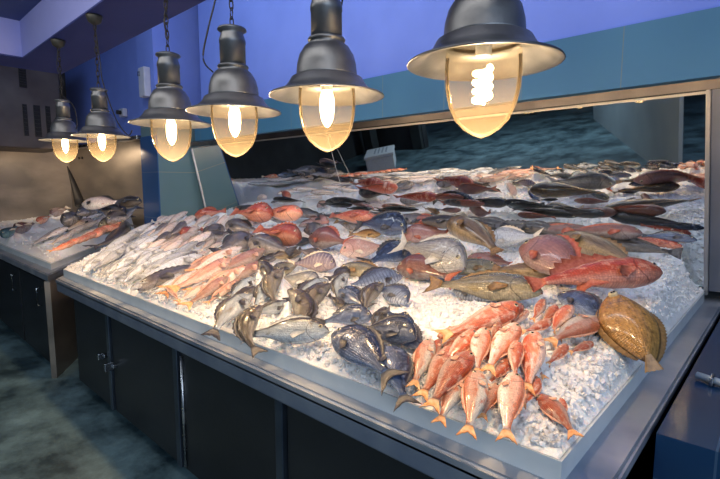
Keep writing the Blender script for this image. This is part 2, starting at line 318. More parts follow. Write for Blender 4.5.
# dropped beam (turns towards the viewer at its left end), ceilings
struct('ceiling', B(-13, 1.2, -9, 1.1, 2.9, 3.0), M['ceiling'])
struct('ceiling_rear', B(-13, 4.5, 1.1, 3.8, 4.2, 4.3), M['ceiling'])
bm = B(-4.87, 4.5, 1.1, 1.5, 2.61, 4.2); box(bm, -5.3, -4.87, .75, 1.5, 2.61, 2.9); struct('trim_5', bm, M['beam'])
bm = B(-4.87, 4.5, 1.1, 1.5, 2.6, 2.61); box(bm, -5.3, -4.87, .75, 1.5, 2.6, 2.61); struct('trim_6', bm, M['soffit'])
struct('wall_front', B(-13, -7.9, -4.7, -4.5, 0, 3.0), M['dark_wall'])
struct('wall_far', B(-13, 3, -9.2, -9, 0, 3.0), M['dark_wall'])
for i, (x, y, ww) in enumerate(((-9.6, -4.2, .3), (-11.3, -4.2, .35), (-8.1, -4.55, .35), (-6.6, -8.3, .9), (-10.4, -3.6, .22))):
    tag(link('column', B(x - ww / 2, x + ww / 2, y - .15, y + .15, 0, 2.9, bev=.02), M['dark_col'], smooth=False),
        ['dark slim column by the far front wall, second one reflected in the mirror', 'dark slim column at the far left of the front wall', 'dark column at the end of the far front wall', 'wide dark grey-green column deep in the mirror reflection', 'narrow dark post nearest the counter in the mirror reflection'][i], 'column')
# grey partition seen in the mirror
a, b = Vector((-1.25, -1.15, 0)), Vector((-4.0, -6.6, 0)); d = (b - a).normalized() * 1; nrm = Vector((d.y, -d.x, 0)) * .05
bm = hexa(bmesh.new(), [a, b, b - nrm, a - nrm], [p + Vector((0, 0, 2.9)) for p in (a, b, b - nrm, a - nrm)])
struct('wall_partition', bm, M['panel'])
# low blue tiled wall right of the counter
struct('wall_right', B(-.235, 1.6, 1.5, 3.5, 0, .84), M['navy_tile'])
t = thing('water_pipe', 'grey plastic pipe running along the dark blue tiles right of the counter', 'pipe')
link('pipe', tube(bmesh.new(), [onax(697, 375, 2, .857), onax(722, 383, 2, .857), onax(722, 383, 2, .857) + (onax(722, 383, 2, .857) - onax(697, 375, 2, .857)) * 4], .013), M['pipe'], t)
pc_ = onax(712, 380, 2, .857); link('pipe_clip', B(pc_.x - .006, pc_.x + .006, pc_.y - .03, pc_.y + .03, .842, .874, bev=.003), M['chrome'], t)

# ---------------------------------------------------------------- mirror
TILT = .163
MP0 = onax(704, 287, 0, -.36); MN = Vector((0, -1, -TILT)).normalized()
MU = MN.cross(Vector((1, 0, 0))).normalized();  MU = MU if MU.z > 0 else -MU      # up along the mirror
def onmir(x, y, off=0):
    d_ = ray(x, y); p0 = MP0 + MN * off; return CAM + d_ * ((p0 - CAM).dot(MN) / d_.dot(MN))
TL, TR, BR = onmir(192, 150), onmir(706, 94), onmir(704, 287)

zt = .5 * (TL.z + TR.z)
def mirpt(x, z, off=0):
    p = MP0 + MN * off; k = (z - p.z) / MU.z; q = p + MU * k; q.x = x; return q
XL0, XL1 = TL.x, onmir(208, 214).x
zt = TR.z; zb = .90
Q = [mirpt(XL1, zb), mirpt(-.36, zb), mirpt(TR.x, zt), mirpt(XL0, zt)]
t = thing('wall_mirror', 'large forward-tilted steel-framed mirror on the wall behind the fish counter', 'mirror')
link('mirror_glass', hexa(bmesh.new(), Q, [p - MN * .012 for p in Q]), M['mirror'], t, smooth=False)
def bar(p, q, wv, th=.03, off=.012):
    p, q = Vector(p), Vector(q); o0 = MN * off; w_ = Vector(wv)
    return [p + o0, q + o0, q + w_ + o0, p + w_ + o0], [x - MN * th for x in (p + o0, q + o0, q + w_ + o0, p + w_ + o0)]
def addbar(name, p, q, wv, m, th=.03, off=.012):
    bm = hexa(bmesh.new(), *bar(p, q, wv, th, off)); bmesh.ops.bevel(bm, geom=list(bm.edges), offset=.003, segments=2, affect='EDGES'); link(name, bm, m, t, smooth=False)
U = MU
addbar('top_rail', Q[3] + U * .0, Q[2] + Vector((.022, 0, 0)), U * .016, M['trim_steel'], .035, .02)
addbar('side_rail', Q[1], Q[2] + U * .022, (.022, 0, 0), M['trim_steel'], .035, .02)
addbar('bottom_rail', Q[0], Q[1] + Vector((.022, 0, 0)), -U * .022, M['trim_steel'], .035, .02)
addbar('side_rail', Q[0], Q[3], (-.014, 0, 0), M['trim_steel'], .03, .015)
addbar('surround', Q[3] + U * .024, Q[2] + U * .024 + Vector((.30, 0, 0)), U * .065, M['frame_steel'], .06, .01)
addbar('surround', Q[1] + Vector((.024, 0, 0)) - U * .0, Q[2] + Vector((.024, 0, 0)) + U * .02, (.34, 0, 0), M['dark_frame'], .05, .0)

# ---------------------------------------------------------------- main counter
ZC = .85
t = thing('display_counter', 'long steel fish counter with dark cupboard doors, filling the foreground', 'counter')
top = [(-4.0, 1.0), (-.253, 1.0), (-.253, 3.56), (-6.15, 3.56), (-6.15, 2.72)]
bm = prism(bmesh.new(), top, ZC - .045, ZC)
bmesh.ops.bevel(bm, geom=[e for e in bm.edges if abs(e.verts[0].co.z - e.verts[1].co.z) < .001], offset=.010, segments=3, affect='EDGES')
link('worktop', bm, M['steel_top'], t, smooth=False)
link('front_lip', B(-3.99, -.26, 1.0, 1.03, ZC - .095, ZC - .02, bev=.008), M['lip'], t, smooth=False)
bm = prism(bmesh.new(), [(-3.86, 1.09), (-.36, 1.09), (-.36, 3.4), (-5.9, 3.4), (-5.9, 2.7)], .10, ZC - .045)
link('carcass', bm, M['black'], t, smooth=False)
xs = [-3.84, -3.13, -2.22, -1.38, -.42]
for i in range(4):
    d_ = link('door', B(xs[i] + .035, xs[i + 1] - .035, 1.055, 1.085, .10, ZC - .10, bev=.004), M['door'], t, smooth=False)
    if i == 0:
        link('latch', box(B(xs[1] - .10, xs[1] - .045, 1.03, 1.055, .435, .455, bev=.003), xs[1] - .075, xs[1] - .06, 1.0, 1.04, .425, .465, bev=.003), M['chrome'], d_, smooth=False)
    if i == 1:
        link('latch', box(B(xs[1] + .045, xs[1] + .10, 1.03, 1.055, .405, .425, bev=.003), xs[1] + .06, xs[1] + .08, .99, 1.04, .39, .44, bev=.003), M['chrome'], d_, smooth=False)
for x in (-3.13, -2.22, -1.38):
    link('door_post', B(x - .022, x + .022, 1.04, 1.09, .10, ZC - .095, bev=.004), M['post'], t, smooth=False)
link('door_rod', tube(bmesh.new(), [(-2.165, 1.05, .12), (-2.165, 1.05, .70)], .008), M['steel'], t)
link('side_panel', B(-.345, -.335, 1.09, 3.4, .10, ZC - .045), M['door'], t, smooth=False)
for x, y in ((-3.2, 1.2), (-2.2, 1.2), (-1.1, 1.2), (-.5, 1.2), (-3.9, 2.6), (-.5, 3.2)):
    bm = tube(bmesh.new(), [(x - .02, y, .04), (x + .02, y, .04)], .04, 16); box(bm, x - .03, x + .03, y - .02, y + .02, .05, .10); link('castor', bm, M['rubber'], t)

# trays
def tray(name, label, pts, z0, z1, th=.02):
    bm = bmesh.new(); n = len(pts); c = Vector((sum(p[0] for p in pts) / n, sum(p[1] for p in pts) / n))
    inn = []
    for i in range(n):
        p0, p1, p2 = Vector(pts[i - 1]), Vector(pts[i]), Vector(pts[(i + 1) % n])
        e1 = (p1 - p0).normalized(); e2 = (p2 - p1).normalized(); n1 = Vector((-e1.y, e1.x)); n2 = Vector((-e2.y, e2.x))
        k = (n1 + n2); k = k / max(.3, k.length_squared) * 2; inn.append(p1 + k * th)
    def ring(ps, z): return [bm.verts.new((p[0], p[1], z)) for p in ps]
    r = [ring(pts, z0), ring(pts, z1), ring(inn, z1), ring(inn, z0 + .01)]
    for a_, b_ in zip(r, r[1:]):
        for i in range(n): bm.faces.new((a_[i], a_[(i + 1) % n], b_[(i + 1) % n], b_[i]))
    bm.faces.new(r[-1]); bm.faces.new(list(reversed(r[0])))
    o = link(name, bm, M['tray'], smooth=False); return tag(o, label, 'tray')
TRAY1 = [(-4.02, 1.06), (-.345, 1.06), (-.345, 3.40), (-6.1, 3.40), (-6.1, 2.80)]
tray('ice_tray', 'long white tray holding the ice bed on the main counter', TRAY1, ZC, .908)

# ---------------------------------------------------------------- left counter
t = thing('side_counter', 'steel-topped counter with black doors at the left edge', 'counter')
c2 = [(-10.1, 1.0), (-4.2, 1.0), (-6.9, 2.86), (-6.9, 2.89), (-10.1, 2.89)]
bm = prism(bmesh.new(), c2, ZC - .06, ZC); bmesh.ops.bevel(bm, geom=[e for e in bm.edges if abs(e.verts[0].co.z - e.verts[1].co.z) < .001], offset=.008, segments=2, affect='EDGES')
link('worktop', bm, M['steel_top'], t, smooth=False)
link('carcass', prism(bmesh.new(), [(-9.5, 1.05), (-4.32, 1.05), (-6.6, 2.62), (-6.6, 2.85), (-9.5, 2.85)], .06, ZC - .06), M['black'], t, smooth=False)
for x0, x1 in ((-5.2, -4.36), (-6.25, -5.22), (-7.3, -6.27)):
    d_ = link('door', B(x0, x1 - .02, 1.02, 1.05, .08, ZC - .08, bev=.004), M['door'], t, smooth=False)
    link('handle', tube(bmesh.new(), [(x1 - .16, 1.02, .55), (x1 - .16, .99, .55), (x1 - .16, .99, .70), (x1 - .16, 1.02, .70)], .006), M['chrome'], d_)
e = Vector((-2.5, 1.72, 0)).normalized(); nn = Vector((e.y, -e.x, 0)); nn = nn if nn.x > 0 else -nn
p = Vector((-4.24, 1.02, 0)); q = p + e * .62
link('end_panel', hexa(bmesh.new(), [p, q, q - nn * .04, p - nn * .04], [v + Vector((0, 0, ZC - .06)) for v in (p, q, q - nn * .04, p - nn * .04)]), M['hood'], t, smooth=False)
for k, (x, y) in enumerate(((-4.55, 1.3), (-5.4, 1.3), (-6.5, 1.3))):
    link('foot', tube(bmesh.new(), [(x, y, 0), (x, y, .07)], .025, 12), M['rubber'], t)
for o in list(t.children):
    if o.name.startswith('carcass'): pass
TRAY2 = [(-9.2, 1.08), (-4.42, 1.08), (-6.95, 2.80), (-9.2, 2.8)]
tray('ice_tray', 'white tray of ice on the left counter', TRAY2, ZC, .90)

# steel wall panel, hood and dark unit behind the left counter
t = thing('splashback', 'large stainless steel sheet lit orange behind the left counter', 'wall panel')
link('panel', B(-10.15, -6.9, 2.90, 2.94, .86, 2.18), M['hood'], t, smooth=False); link('panel', B(-10.19, -10.15, .9, 2.94, .86, 2.18), M['hood'], t, smooth=False)
link('top_fold', B(-10.15, -6.9, 2.84, 2.94, 2.18, 2.24, bev=.008), M['steel'], t, smooth=False)
for x in (-9.55, -9.38): link('bolt', tube(bmesh.new(), [(x, 2.9, 2.02), (x, 2.885, 2.02)], .022, 12), M['louvre'], t)
t = thing('ventilation_unit', 'tall dark metal unit with black louvres at the upper left', 'machine')
link('casing', B(-10.18, -9.0, .9, 2.52, 2.12, 3.55, bev=.02), M['dark_steel'], t, smooth=False)
for xa, xb, ya, yb in ((18, 27, 67, 88), (22, 29, 104, 136), (33, 42, 105, 137), (45, 52, 106, 138)):
    A_, B_ = onax(xa, ya, 0, -9), onax(xb, yb, 0, -9); y0, y1, z0, z1 = A_.y, B_.y, B_.z, A_.z
    bm = B(-9.0, -8.985, y0, y1, z0, z1)
    for k in range(8): z_ = z0 + (k + .5) * (z1 - z0) / 8; box(bm, -8.99, -8.965, y0 + .01, y1 - .01, z_ - .012, z_ + .002)
    link('louvre', bm, M['louvre'], t, smooth=False)
# teal tiled strip between sheet and pillar
# wall boxes
t = thing('junction_box', 'pale socket box on the blue pillar above the lamps', 'junction box')
pb = onax(147, 83, 1, 2.84)
link('box_body', B(pb.x - .08, pb.x + .10, 2.76, 2.85, pb.z - .19, pb.z + .19, bev=.012), M['socket'], t, smooth=False)
link('switch', B(pb.x - .05, pb.x - .01, 2.74, 2.76, pb.z + .08, pb.z + .14, bev=.004), M['chrome'], t, smooth=False)
pb = onax(125, 113, 1, 2.94)
t = thing('wall_socket', 'small pale socket on the blue wall between the hanging lamps', 'socket')
link('socket_body', B(pb.x - .08, pb.x + .08, 2.88, 2.945, pb.z - .06, pb.z + .06, bev=.01), M['socket'], t, smooth=False)
link('plug', tube(bmesh.new(), [(pb.x, 2.88, pb.z), (pb.x, 2.82, pb.z)], .03, 12), M['cable'], t)
# foam box on the floor, seen in the mirror
t = thing('foam_box', 'white foam box standing on the wet floor, seen in the mirror', 'box', (-8.1, -2.75, 0), .95)
link('box_body', B(-.50, .50, -.36, .36, 0, .34, bev=.02), M['foam'], t, smooth=False)
link('box_lid', B(-.52, .52, -.38, .38, .34, .42, bev=.015), M['foam'], t, smooth=False)
bm = bmesh.new()
for k in range(4):
    for j in range(5): box(bm, -.40 + j * .15, -.30 + j * .15, -.2 + k * .10, -.16 + k * .10, .419, .422)
link('printed_marks', bm, M['print'], t, smooth=False)

wp, wq = onmir(326, 132, .02), onax(343, 193, 1, 3.30)
tag(link('hanging_wire', tube(bmesh.new(), [wp.lerp(wq, k / 6) for k in range(7)], .0025, 6), M['trim_steel']), 'thin wire running from the mirror rail down to the fish, behind the second nearest lamp', 'wire')
# ---------------------------------------------------------------- hanging lamps
def make_lamp(x, y, z, zc, label, cable, rot, extra, LR=.196):
    t = thing('pendant_lamp', label, 'lamp', (x, y, z), rot, 'galvanised lamps hung in a row over the counter')
    R_ = LR; RS[0] = LR / .21
    link('canopy', lathe(bmesh.new(), [(0, zc), (.058, zc), (.058, zc - .012), (.046, zc - .04), (.02, zc - .055), (0, zc - .057)], 24), M['canopy'], t)
    link('housing', lathe(bmesh.new(), [(0, 1.73 * R_), (.045, 1.72 * R_), (.062, 1.69 * R_), (.064, 1.65 * R_), (.050, 1.61 * R_), (.050, 1.57 * R_), (.058, 1.45 * R_), (.0585, 1.38 * R_), (.0565, 1.37 * R_), (.0565, .92 * R_), (.0, .92 * R_)], 40), M['lamp_metal'], t)
    link('dome', lathe(bmesh.new(), [(.0, .93 * R_), (.066, .925 * R_), (.069, .90 * R_), (.066, .865 * R_), (.060, .855 * R_), (.082, .77 * R_), (.099, .64 * R_), (.108, .48 * R_), (.111, .31 * R_), (.113, .28 * R_), (.100, .27 * R_), (0, .30 * R_)], 48), M['lamp_metal'], t)
    link('shade', lathe(bmesh.new(), [(.100, .28 * R_), (.116, .285 * R_), (.130, .25 * R_), (.142, .15 * R_), (.160, .06 * R_), (.195, -.015 * R_), (.209, -.03 * R_), (.2115, -.055 * R_), (.208, -.06 * R_), (.193, -.045 * R_), (.160, .03 * R_), (.138, .12 * R_), (.104, .17 * R_), (.104, .22 * R_)], 64), M['lamp_metal'], t)
    g = [(.100, .14 * R_), (.104, .05 * R_), (.105, -.18 * R_), (.102, -.38 * R_), (.092, -.60 * R_), (.074, -.78 * R_), (.050, -.90 * R_), (.024, -.98 * R_), (.0, -1.02 * R_)]
    link('glass_globe', lathe(bmesh.new(), g, 40), M['glass'], t)
    link('bulb_socket', lathe(bmesh.new(), [(0, .28 * R_), (.022, .28 * R_), (.022, .05 * R_), (.0, .05 * R_)], 20), M['foam'], t)
    if extra:   # coiled tube
        bm = bmesh.new(); pts = [(.019 * math.cos(a_ * .5), .019 * math.sin(a_ * .5), -.10 * R_ - a_ * .0018) for a_ in range(50)]
        tube(bm, pts, .0085, 8)
    else:
        bm = lathe(bmesh.new(), [(0, .05 * R_), (.018, .05 * R_), (.026, -.08 * R_), (.027, -.28 * R_), (.021, -.45 * R_), (.008, -.56 * R_), (0, -.58 * R_)], 20)
    bulb = link('bulb', bm, M['bulb'], t)
    l = bpy.data.lights.new('bulb_light', 'POINT'); l.energy = BULB_W; l.color = BULB_COL; l.shadow_soft_size = .03
    lo = bpy.data.objects.new('bulb_light', l); col.objects.link(lo); lo.parent = t; lo.location = (0, 0, -.66 * R_)
    bm = bmesh.new(); z0 = 1.73 * R_; n = max(3, int((zc - .05 - z0) / .034)); st = (zc - .05 - z0) / n
    for k in range(n):
        zz = z0 + (k + .5) * st; al = k % 2
        pts = []
        for j in range(10):
            a_ = 2 * math.pi * j / 10; hx = .0085 * math.cos(a_); hz = (st * .68) * math.sin(a_)
            pts.append((hx, 0, zz + hz) if al else (0, hx, zz + hz))
        tube(bm, pts, .0028, 6, close=True)
    link('chain', bm, M['chain'], t)
    bm = bmesh.new()
    pts = [Vector(p_) for p_ in cable]; sm = []
    for i in range(len(pts) - 1):
        p0 = pts[max(i - 1, 0)]; p1 = pts[i]; p2 = pts[i + 1]; p3 = pts[min(i + 2, len(pts) - 1)]
        for k in range(6):
            s = k / 6; sm.append(.5 * ((2 * p1) + (p2 - p0) * s + (2 * p0 - 5 * p1 + 4 * p2 - p3) * s * s + (3 * p1 - p0 - 3 * p2 + p3) * s ** 3))
    sm.append(pts[-1]); tube(bm, sm, .0035, 6); link('cable', bm, M['cable'], t); RS[0] = 1.0
    return t
CL = -YAW  # camera-right direction inside lamp space handled by placing cables along RT
def cab(pts, zc):   # points as (right, up) around the lamp
    return [tuple(RT * r_ + Vector((0, 0, z_))) for r_, z_ in pts]
wrap = [(0.004, .40), (-.012, .50), (.012, .60), (-.008, .70), (0.0, .72)]
lamps = [(-.622, 1.15, 1.862, 'nearest and largest hanging grey metal lamp with a coiled bulb, at the right', 1, [(.047, .27), (.055, .36), (.02, .5), (0, .72)]),
         (-1.212, 1.15, 1.853, 'second nearest hanging grey metal lamp, over the middle of the fish', 0, [(.047, .27), (.055, .36), (.01, .55), (0, .72)]),
         (-1.785, 1.15, 1.858, 'third hanging lamp from the right, with a loose black cable at its left', 0, [(-.085, .155), (-.125, .21), (-.10, .33), (-.06, .47), (-.045, .60), (-.01, .70)]),
         (-2.365, 1.15, 1.858, 'fourth hanging lamp from the right, in front of the tiled pillar', 0, wrap),
         (-3.33, 1.15, 1.862, 'second lamp from the left, small, its cable falling to the wall socket', 0, [(0, .69), (.02, .45), (.03, .33), (.10, .10), (.17, -.0), (.20, .03)]),
         (-4.08, 1.15, 1.88, 'farthest lamp at the left edge of the row, before the steel sheet', 0, [(0, .69), (-.02, .52), (.02, .42), (-.02, .35), (.08, .25), (.10, .12), (.09, .08)])]
for x, y, z, lab, ex, cb in lamps:
    make_lamp(x, y, z, 2.6 - z, lab, cab(cb, 0), 0, ex, .196 if x > -3 else .17)

# ---------------------------------------------------------------- ice bed height field
SL = .082
def smooth(t_): t_ = max(0, min(1, t_)); return t_ * t_ * (3 - 2 * t_)
def px(x, y, z=1.02): 
    d_ = ray(x, y); v = CAM + d_ * ((z - CAM.z) / d_.z); return v
MOUNDS = []   # (x, y, sx, sy, h)
def bed1(x, y):
    z = .935 + SL * (y - 1.15)
    for mx, my, sx, sy, h in MOUNDS:
        q_ = ((x - mx) / sx) ** 2 + ((y - my) / sy) ** 2
        if q_ < 6: z += h * math.exp(-q_)
    return z
for mx, my, sx, sy, h in ((-.85, 1.55, .30, .28, .085), (-.80, 2.35, .35, .30, .05), (-1.6, 1.5, .5, .3, .03), (-4.6, 1.9, .7, .45, .05), (-3.2, 1.9, .6, .4, .03), (-2.4, 2.7, .6, .4, .02)):
    MOUNDS.append((mx, my, sx, sy, h))
def bed2(x, y): return .925 + .09 * (y - 1.08) + .13 * math.exp(-((x + 6.9) / .8) ** 2 - ((y - 2.3) / .5) ** 2)
def hit(x, y, h, bed):
    d_ = ray(x, y).normalized(); s = .6
    ylim = 3.30 if bed is bed1 else 2.62
    while s < 14:
        p_ = CAM + d_ * s
        if p_.y > ylim: return Vector((p_.x, p_.y, min(p_.z, bed(p_.x, p_.y) + h + .10)))
        if p_.z <= bed(p_.x, p_.y) + h: return p_
        s += .01
    return CAM + d_ * 6

# ---------------------------------------------------------------- fish
# profile rows: t, dorsal height, belly depth, half width (of body length)
PROF = {
 'mullet': [(0, .012, .012, .012), (.03, .045, .040, .035), (.09, .085, .065, .055), (.16, .110, .085, .066), (.24, .125, .105, .072), (.25, .123, .103, .066), (.38, .125, .120, .074), (.52, .112, .112, .066), (.66, .088, .088, .05), (.80, .056, .058, .032), (.92, .038, .038, .018), (1, .034, .034, .010)],
 'slim': [(0, .006, .006, .006), (.04, .025, .022, .02), (.12, .050, .045, .035), (.22, .062, .060, .045), (.23, .061, .059, .041), (.40, .070, .070, .046), (.55, .066, .068, .043), (.70, .052, .054, .034), (.84, .032, .034, .02), (.94, .020, .020, .01), (1, .020, .020, .006)],
 'bream': [(0, .010, .012, .012), (.03, .055, .045, .035), (.09, .125, .085, .060), (.17, .190, .125, .078), (.26, .228, .155, .088), (.27, .229, .155, .080), (.38, .235, .170, .088), (.50, .215, .165, .080), (.64, .165, .135, .060), (.78, .100, .085, .038), (.90, .050, .045, .020), (1, .045, .040, .010)],
 'bass': [(0, .010, .012, .010), (.03, .040, .038, .030), (.10, .085, .075, .055), (.18, .120, .105, .070), (.26, .142, .125, .078), (.27, .141, .123, .071), (.40, .152, .140, .080), (.54, .138, .130, .072), (.68, .105, .100, .052), (.82, .062, .060, .030), (.93, .040, .040, .016), (1, .038, .038, .010)],
 'long': [(0, .010, .015, .015), (.03, .038, .040, .040), (.10, .075, .075, .070), (.18, .095, .095, .085), (.26, .105, .105, .090), (.27, .104, .104, .083), (.42, .100, .105, .082), (.58, .085, .085, .062), (.74, .060, .060, .040), (.88, .036, .036, .022), (1, .026, .026, .010)],
 'lump': [(0, .02, .03, .03), (.04, .09, .09, .09), (.12, .165, .15, .14), (.22, .22, .19, .17), (.33, .24, .20, .18), (.34, .235, .20, .165), (.48, .22, .19, .15), (.62, .17, .15, .11), (.76, .11, .10, .06), (.88, .06, .06, .03), (1, .05, .05, .012)],
}
TAILF = {'mullet': (.20, .13, .55), 'slim': (.13, .09, .5), 'bream': (.22, .20, .5), 'bass': (.19, .14, .7), 'long': (.13, .09, .95), 'lump': (.20, .14, 1)}  # length, half spread, fork (1=square)
def lerp_prof(P, t_):
    for a_, b_ in zip(P, P[1:]):
        if t_ <= b_[0]:
            k = (t_ - a_[0]) / (b_[0] - a_[0]); return [a_[i] + (b_[i] - a_[i]) * k for i in range(1, 4)]
    return list(P[-1][1:])
class Spine:
    def __init__(s, L, bz, by, n=60):
        s.n = n; s.p = []; s.t = []
        p_ = Vector((0, 0, 0))
        for i in range(n + 1):
            u = i / n; az = bz * (u - .5); ay = by * (u - .5)
            t_ = Vector((-math.cos(az) * math.cos(ay), math.sin(ay), -math.sin(az))).normalized()
            s.p.append(p_.copy()); s.t.append(t_); p_ = p_ + t_ * (L / n)
        ch = s.p[-1] - s.p[0]
        mid = (s.p[0] + s.p[-1]) / 2
        s.p = [q_ - mid for q_ in s.p]; s.chord = ch.length
    def at(s, u):
        x_ = max(0, min(s.n - .001, u * s.n)); i = int(x_); f = x_ - i
        p_ = s.p[i].lerp(s.p[i + 1], f) + (s.t[-1] * (u - 1) * s.chord if u > 1 else Vector())
        t_ = s.t[i]; f_ = -t_                       # forward
        yy = Vector((0, 0, 1)).cross(f_).normalized(); zz = f_.cross(yy).normalized()
        return p_, yy, zz, t_
def fish(kind, skin, head, tail, label, lean=.45, dorsal=1, bz=0, by=0, fat=1.0, h=0, hh=0, th=0, fin=None, cat='fish', group=None, name=None, bed=None, cap=1.6, detail=2, sink=.25, spiny=False, spot=False):
    bed = bed or bed1
    fat *= {'bass': 1.15, 'bream': 1.12, 'slim': 1.15}.get(kind, 1.0)
    ex_ = {'bass': .14, 'bream': .20, 'lump': .16}.get(kind, .0)
    tail = (tail[0] + (tail[0] - head[0]) * ex_, tail[1] + (tail[1] - head[1]) * ex_); head = (head[0] - (tail[0] - head[0]) * .04, head[1] - (tail[1] - head[1]) * .04)
    P = PROF[kind]; TL_, TS, TFK = TAILF[kind]
    ph = hit(*head, h + hh + .02, bed); pt = hit(*tail, h + th + .02, bed)
    # fish do not stretch into the depth: the farther end rests higher on the ice instead
    pl = math.hypot(head[0] - tail[0], head[1] - tail[1]); dep = min((ph - CAM).dot(FW), (pt - CAM).dot(FW)); cap_ = cap * pl * dep / F_PX
    far, near = (ph, pt) if (ph - CAM).length > (pt - CAM).length else (pt, ph)
    fd = (far - CAM); 
    for _ in range(60):
        if (far - near).length <= cap_ or far.z - bed(far.x, far.y) > .14 + h + hh: break
        fd = fd * .995; far = CAM + fd
    if (far - near).length > cap_: far = near + (far - near).normalized() * cap_
    ph, pt = (far, near) if (ph - CAM).length > (pt - CAM).length else (near, far)
    a_ = ph - pt; D = a_.length; a_.normalize(); mid = (ph + pt) / 2
    up = Vector((0, -SL, 1)).normalized(); tc = (CAM - mid).normalized()
    n_ = up * (1 - lean) + tc * lean; n_ = (n_ - a_ * n_.dot(a_)).normalized()
    dz = n_.cross(a_).normalized()
    if (dz.dot(UP) < 0) != (dorsal < 0): dz = -dz
    yax = dz.cross(a_).normalized()
    vis = 1 if yax.dot(n_) > 0 else -1
    # chord must equal D : body + tail
    fr = 1 / (1 + TL_)
    sp0 = Spine(1, bz, by); Lb = D * fr / sp0.chord; sp = Spine(Lb, bz, by)
    # lift so that about a quarter of the lower edge sinks into the ice
    ext = max(P[7][2], .05) * fat * Lb * abs(dz.dot(up)) + P[7][3] * fat * Lb * abs(n_.dot(up))
    lift = ext * (1 - sink) - .02
    root = bpy.data.objects.new(name or 'fish', None); col.objects.link(root); root.empty_display_size = .05
    c_ = mid + up * 0
    if lift > .001:
        c_ = c_ + (CAM - mid).normalized() * 0
        vv = (mid - CAM); c_ = CAM + vv * ((mid.z + lift - CAM.z) / vv.z) if vv.z < -.02 and (lift < .3 * abs(vv.z)) else mid + up * lift
        sc_ = (c_ - CAM).length / vv.length
        if sc_ != 1: Lb *= sc_; sp = Spine(Lb, bz, by); D *= sc_
    rot = Matrix((a_, yax, dz)).transposed().to_4x4()
    # origin: bodies centred with the tail included
    shift = (D * (1 - fr)) / 2
    root.matrix_world = Matrix.Translation(c_ + a_ * shift) @ rot
    tag(root, label, cat, group)
    # ---- body
    bm = bmesh.new(); uv = bm.loops.layers.uv.new('uv'); NT = (10, 16, 24)[detail]; NS = (8, 10, 14)[detail]
    ts = sorted(set([round(i / NT, 4) for i in range(NT + 1)] + ([.25, .262] if detail > 1 else []) + [.03]))
    rings = []; 
    for u in ts:
        zu, zd, ww = lerp_prof(P, u); p_, yy, zz, _ = sp.at(u); r_ = []
        for k in range(NS):
            an = 2 * math.pi * k / NS; cs, sn = math.cos(an), math.sin(an)
            hz = (zu if sn > 0 else zd) * sn * fat; hy = ww * fat * math.copysign(abs(cs) ** .85, cs)
            r_.append((bm.verts.new(p_ + (zz * hz + yy * hy) * Lb), (sn + 1) / 2))
        rings.append((u, r_))
    for (u0, A), (u1, B_) in zip(rings, rings[1:]):
        for k in range(NS):
            j = (k + 1) % NS; f = bm.faces.new((A[k][0], B_[k][0], B_[j][0], A[j][0]))
            for lp, val in zip(f.loops, ((u0, A[k][1]), (u1, B_[k][1]), (u1, B_[j][1]), (u0, A[j][1]))): lp[uv].uv = val
    for r_, rv in ((rings[0], True), (rings[-1], False)):
        vs2 = [v[0] for v in r_[1]]; f = bm.faces.new(list(reversed(vs2)) if rv else vs2)
        for lp in f.loops: lp[uv].uv = (r_[0], .5)
    bmesh.ops.recalc_face_normals(bm, faces=bm.faces)
    body = link('body', bm, FM[skin], root)
    finm = M[fin or 'fin_dark']
    def sheet(rows, name_, m_, par, thk=.0012):
        bm = bmesh.new(); up_ = []
        for sgn in (1, -1):
            g_ = [[bm.verts.new(q_ + nv * sgn * thk) for q_, nv in r_] for r_ in rows]
            up_.append(g_)
            for r0, r1 in zip(g_, g_[1:]):
                for k in range(len(r0) - 1):
                    f_ = (r0[k], r0[k + 1], r1[k + 1], r1[k]); bm.faces.new(f_ if sgn > 0 else tuple(reversed(f_)))
        A, B2 = up_
        bd = [(r, 0) for r in range(len(A))] + [(len(A) - 1, k) for k in range(1, len(A[0]))] + [(r, len(A[0]) - 1) for r in range(len(A) - 2, -1, -1)] + [(0, k) for k in range(len(A[0]) - 2, 0, -1)]
        for i in range(len(bd)):
            r0, k0 = bd[i]; r1, k1 = bd[(i + 1) % len(bd)]
            try: bm.faces.new((A[r0][k0], B2[r0][k0], B2[r1][k1], A[r1][k1]))
            except ValueError: pass
        return link(name_, bm, m_, par)
    # ---- tail fin
    p_, yy, zz, td = sp.at(1.0); rows = []; K = 5 if detail == 0 else 9
    z0 = P[-1][1] * fat * Lb * .9
    for s in (0, .35, .7, 1):
        r_ = []
        for k in range(K):
            v = -1 + 2 * k / (K - 1); ln = TL_ * Lb * (TFK + (1 - TFK) * abs(v) ** 1.2) * s
            zh = v * (z0 + (TS * Lb - z0) * s * (1 - .15 * s))
            rip = .0025 * Lb * (1 if k % 2 else -1) * s * 2
            r_.append((p_ - td * (.03 * Lb) + td * (ln + .03 * Lb) + zz * zh + yy * rip, yy))
        rows.append(r_)
    sheet(rows, 'tail_fin', finm, root)
    if fin == 'fin_orange': finm = M['fin_rose']
    if detail >= 1:
        # dorsal
        rows = [[], []]; n_ = 15; u0, u1 = (.28, .82) if kind != 'long' else (.25, .9)
        for i in range(n_):
            u = u0 + (u1 - u0) * i / (n_ - 1); zu, zd, ww = lerp_prof(P, u); p_, yy, zz, td = sp.at(u)
            hgt = (.10 if spiny else .028 if kind == 'mullet' else .045) * (math.sin(math.pi * min(1, (i + .6) / n_)) ** .6) * Lb
            if spiny or detail > 1: hgt *= 1.15 if i % 2 else .75
            rows[0].append((p_ + zz * (zu * fat * Lb - .006 * Lb), yy)); rows[1].append((p_ + zz * (zu * fat * Lb + hgt) + td * hgt * .8, yy))
        sheet(rows, 'dorsal_fin', finm, root)
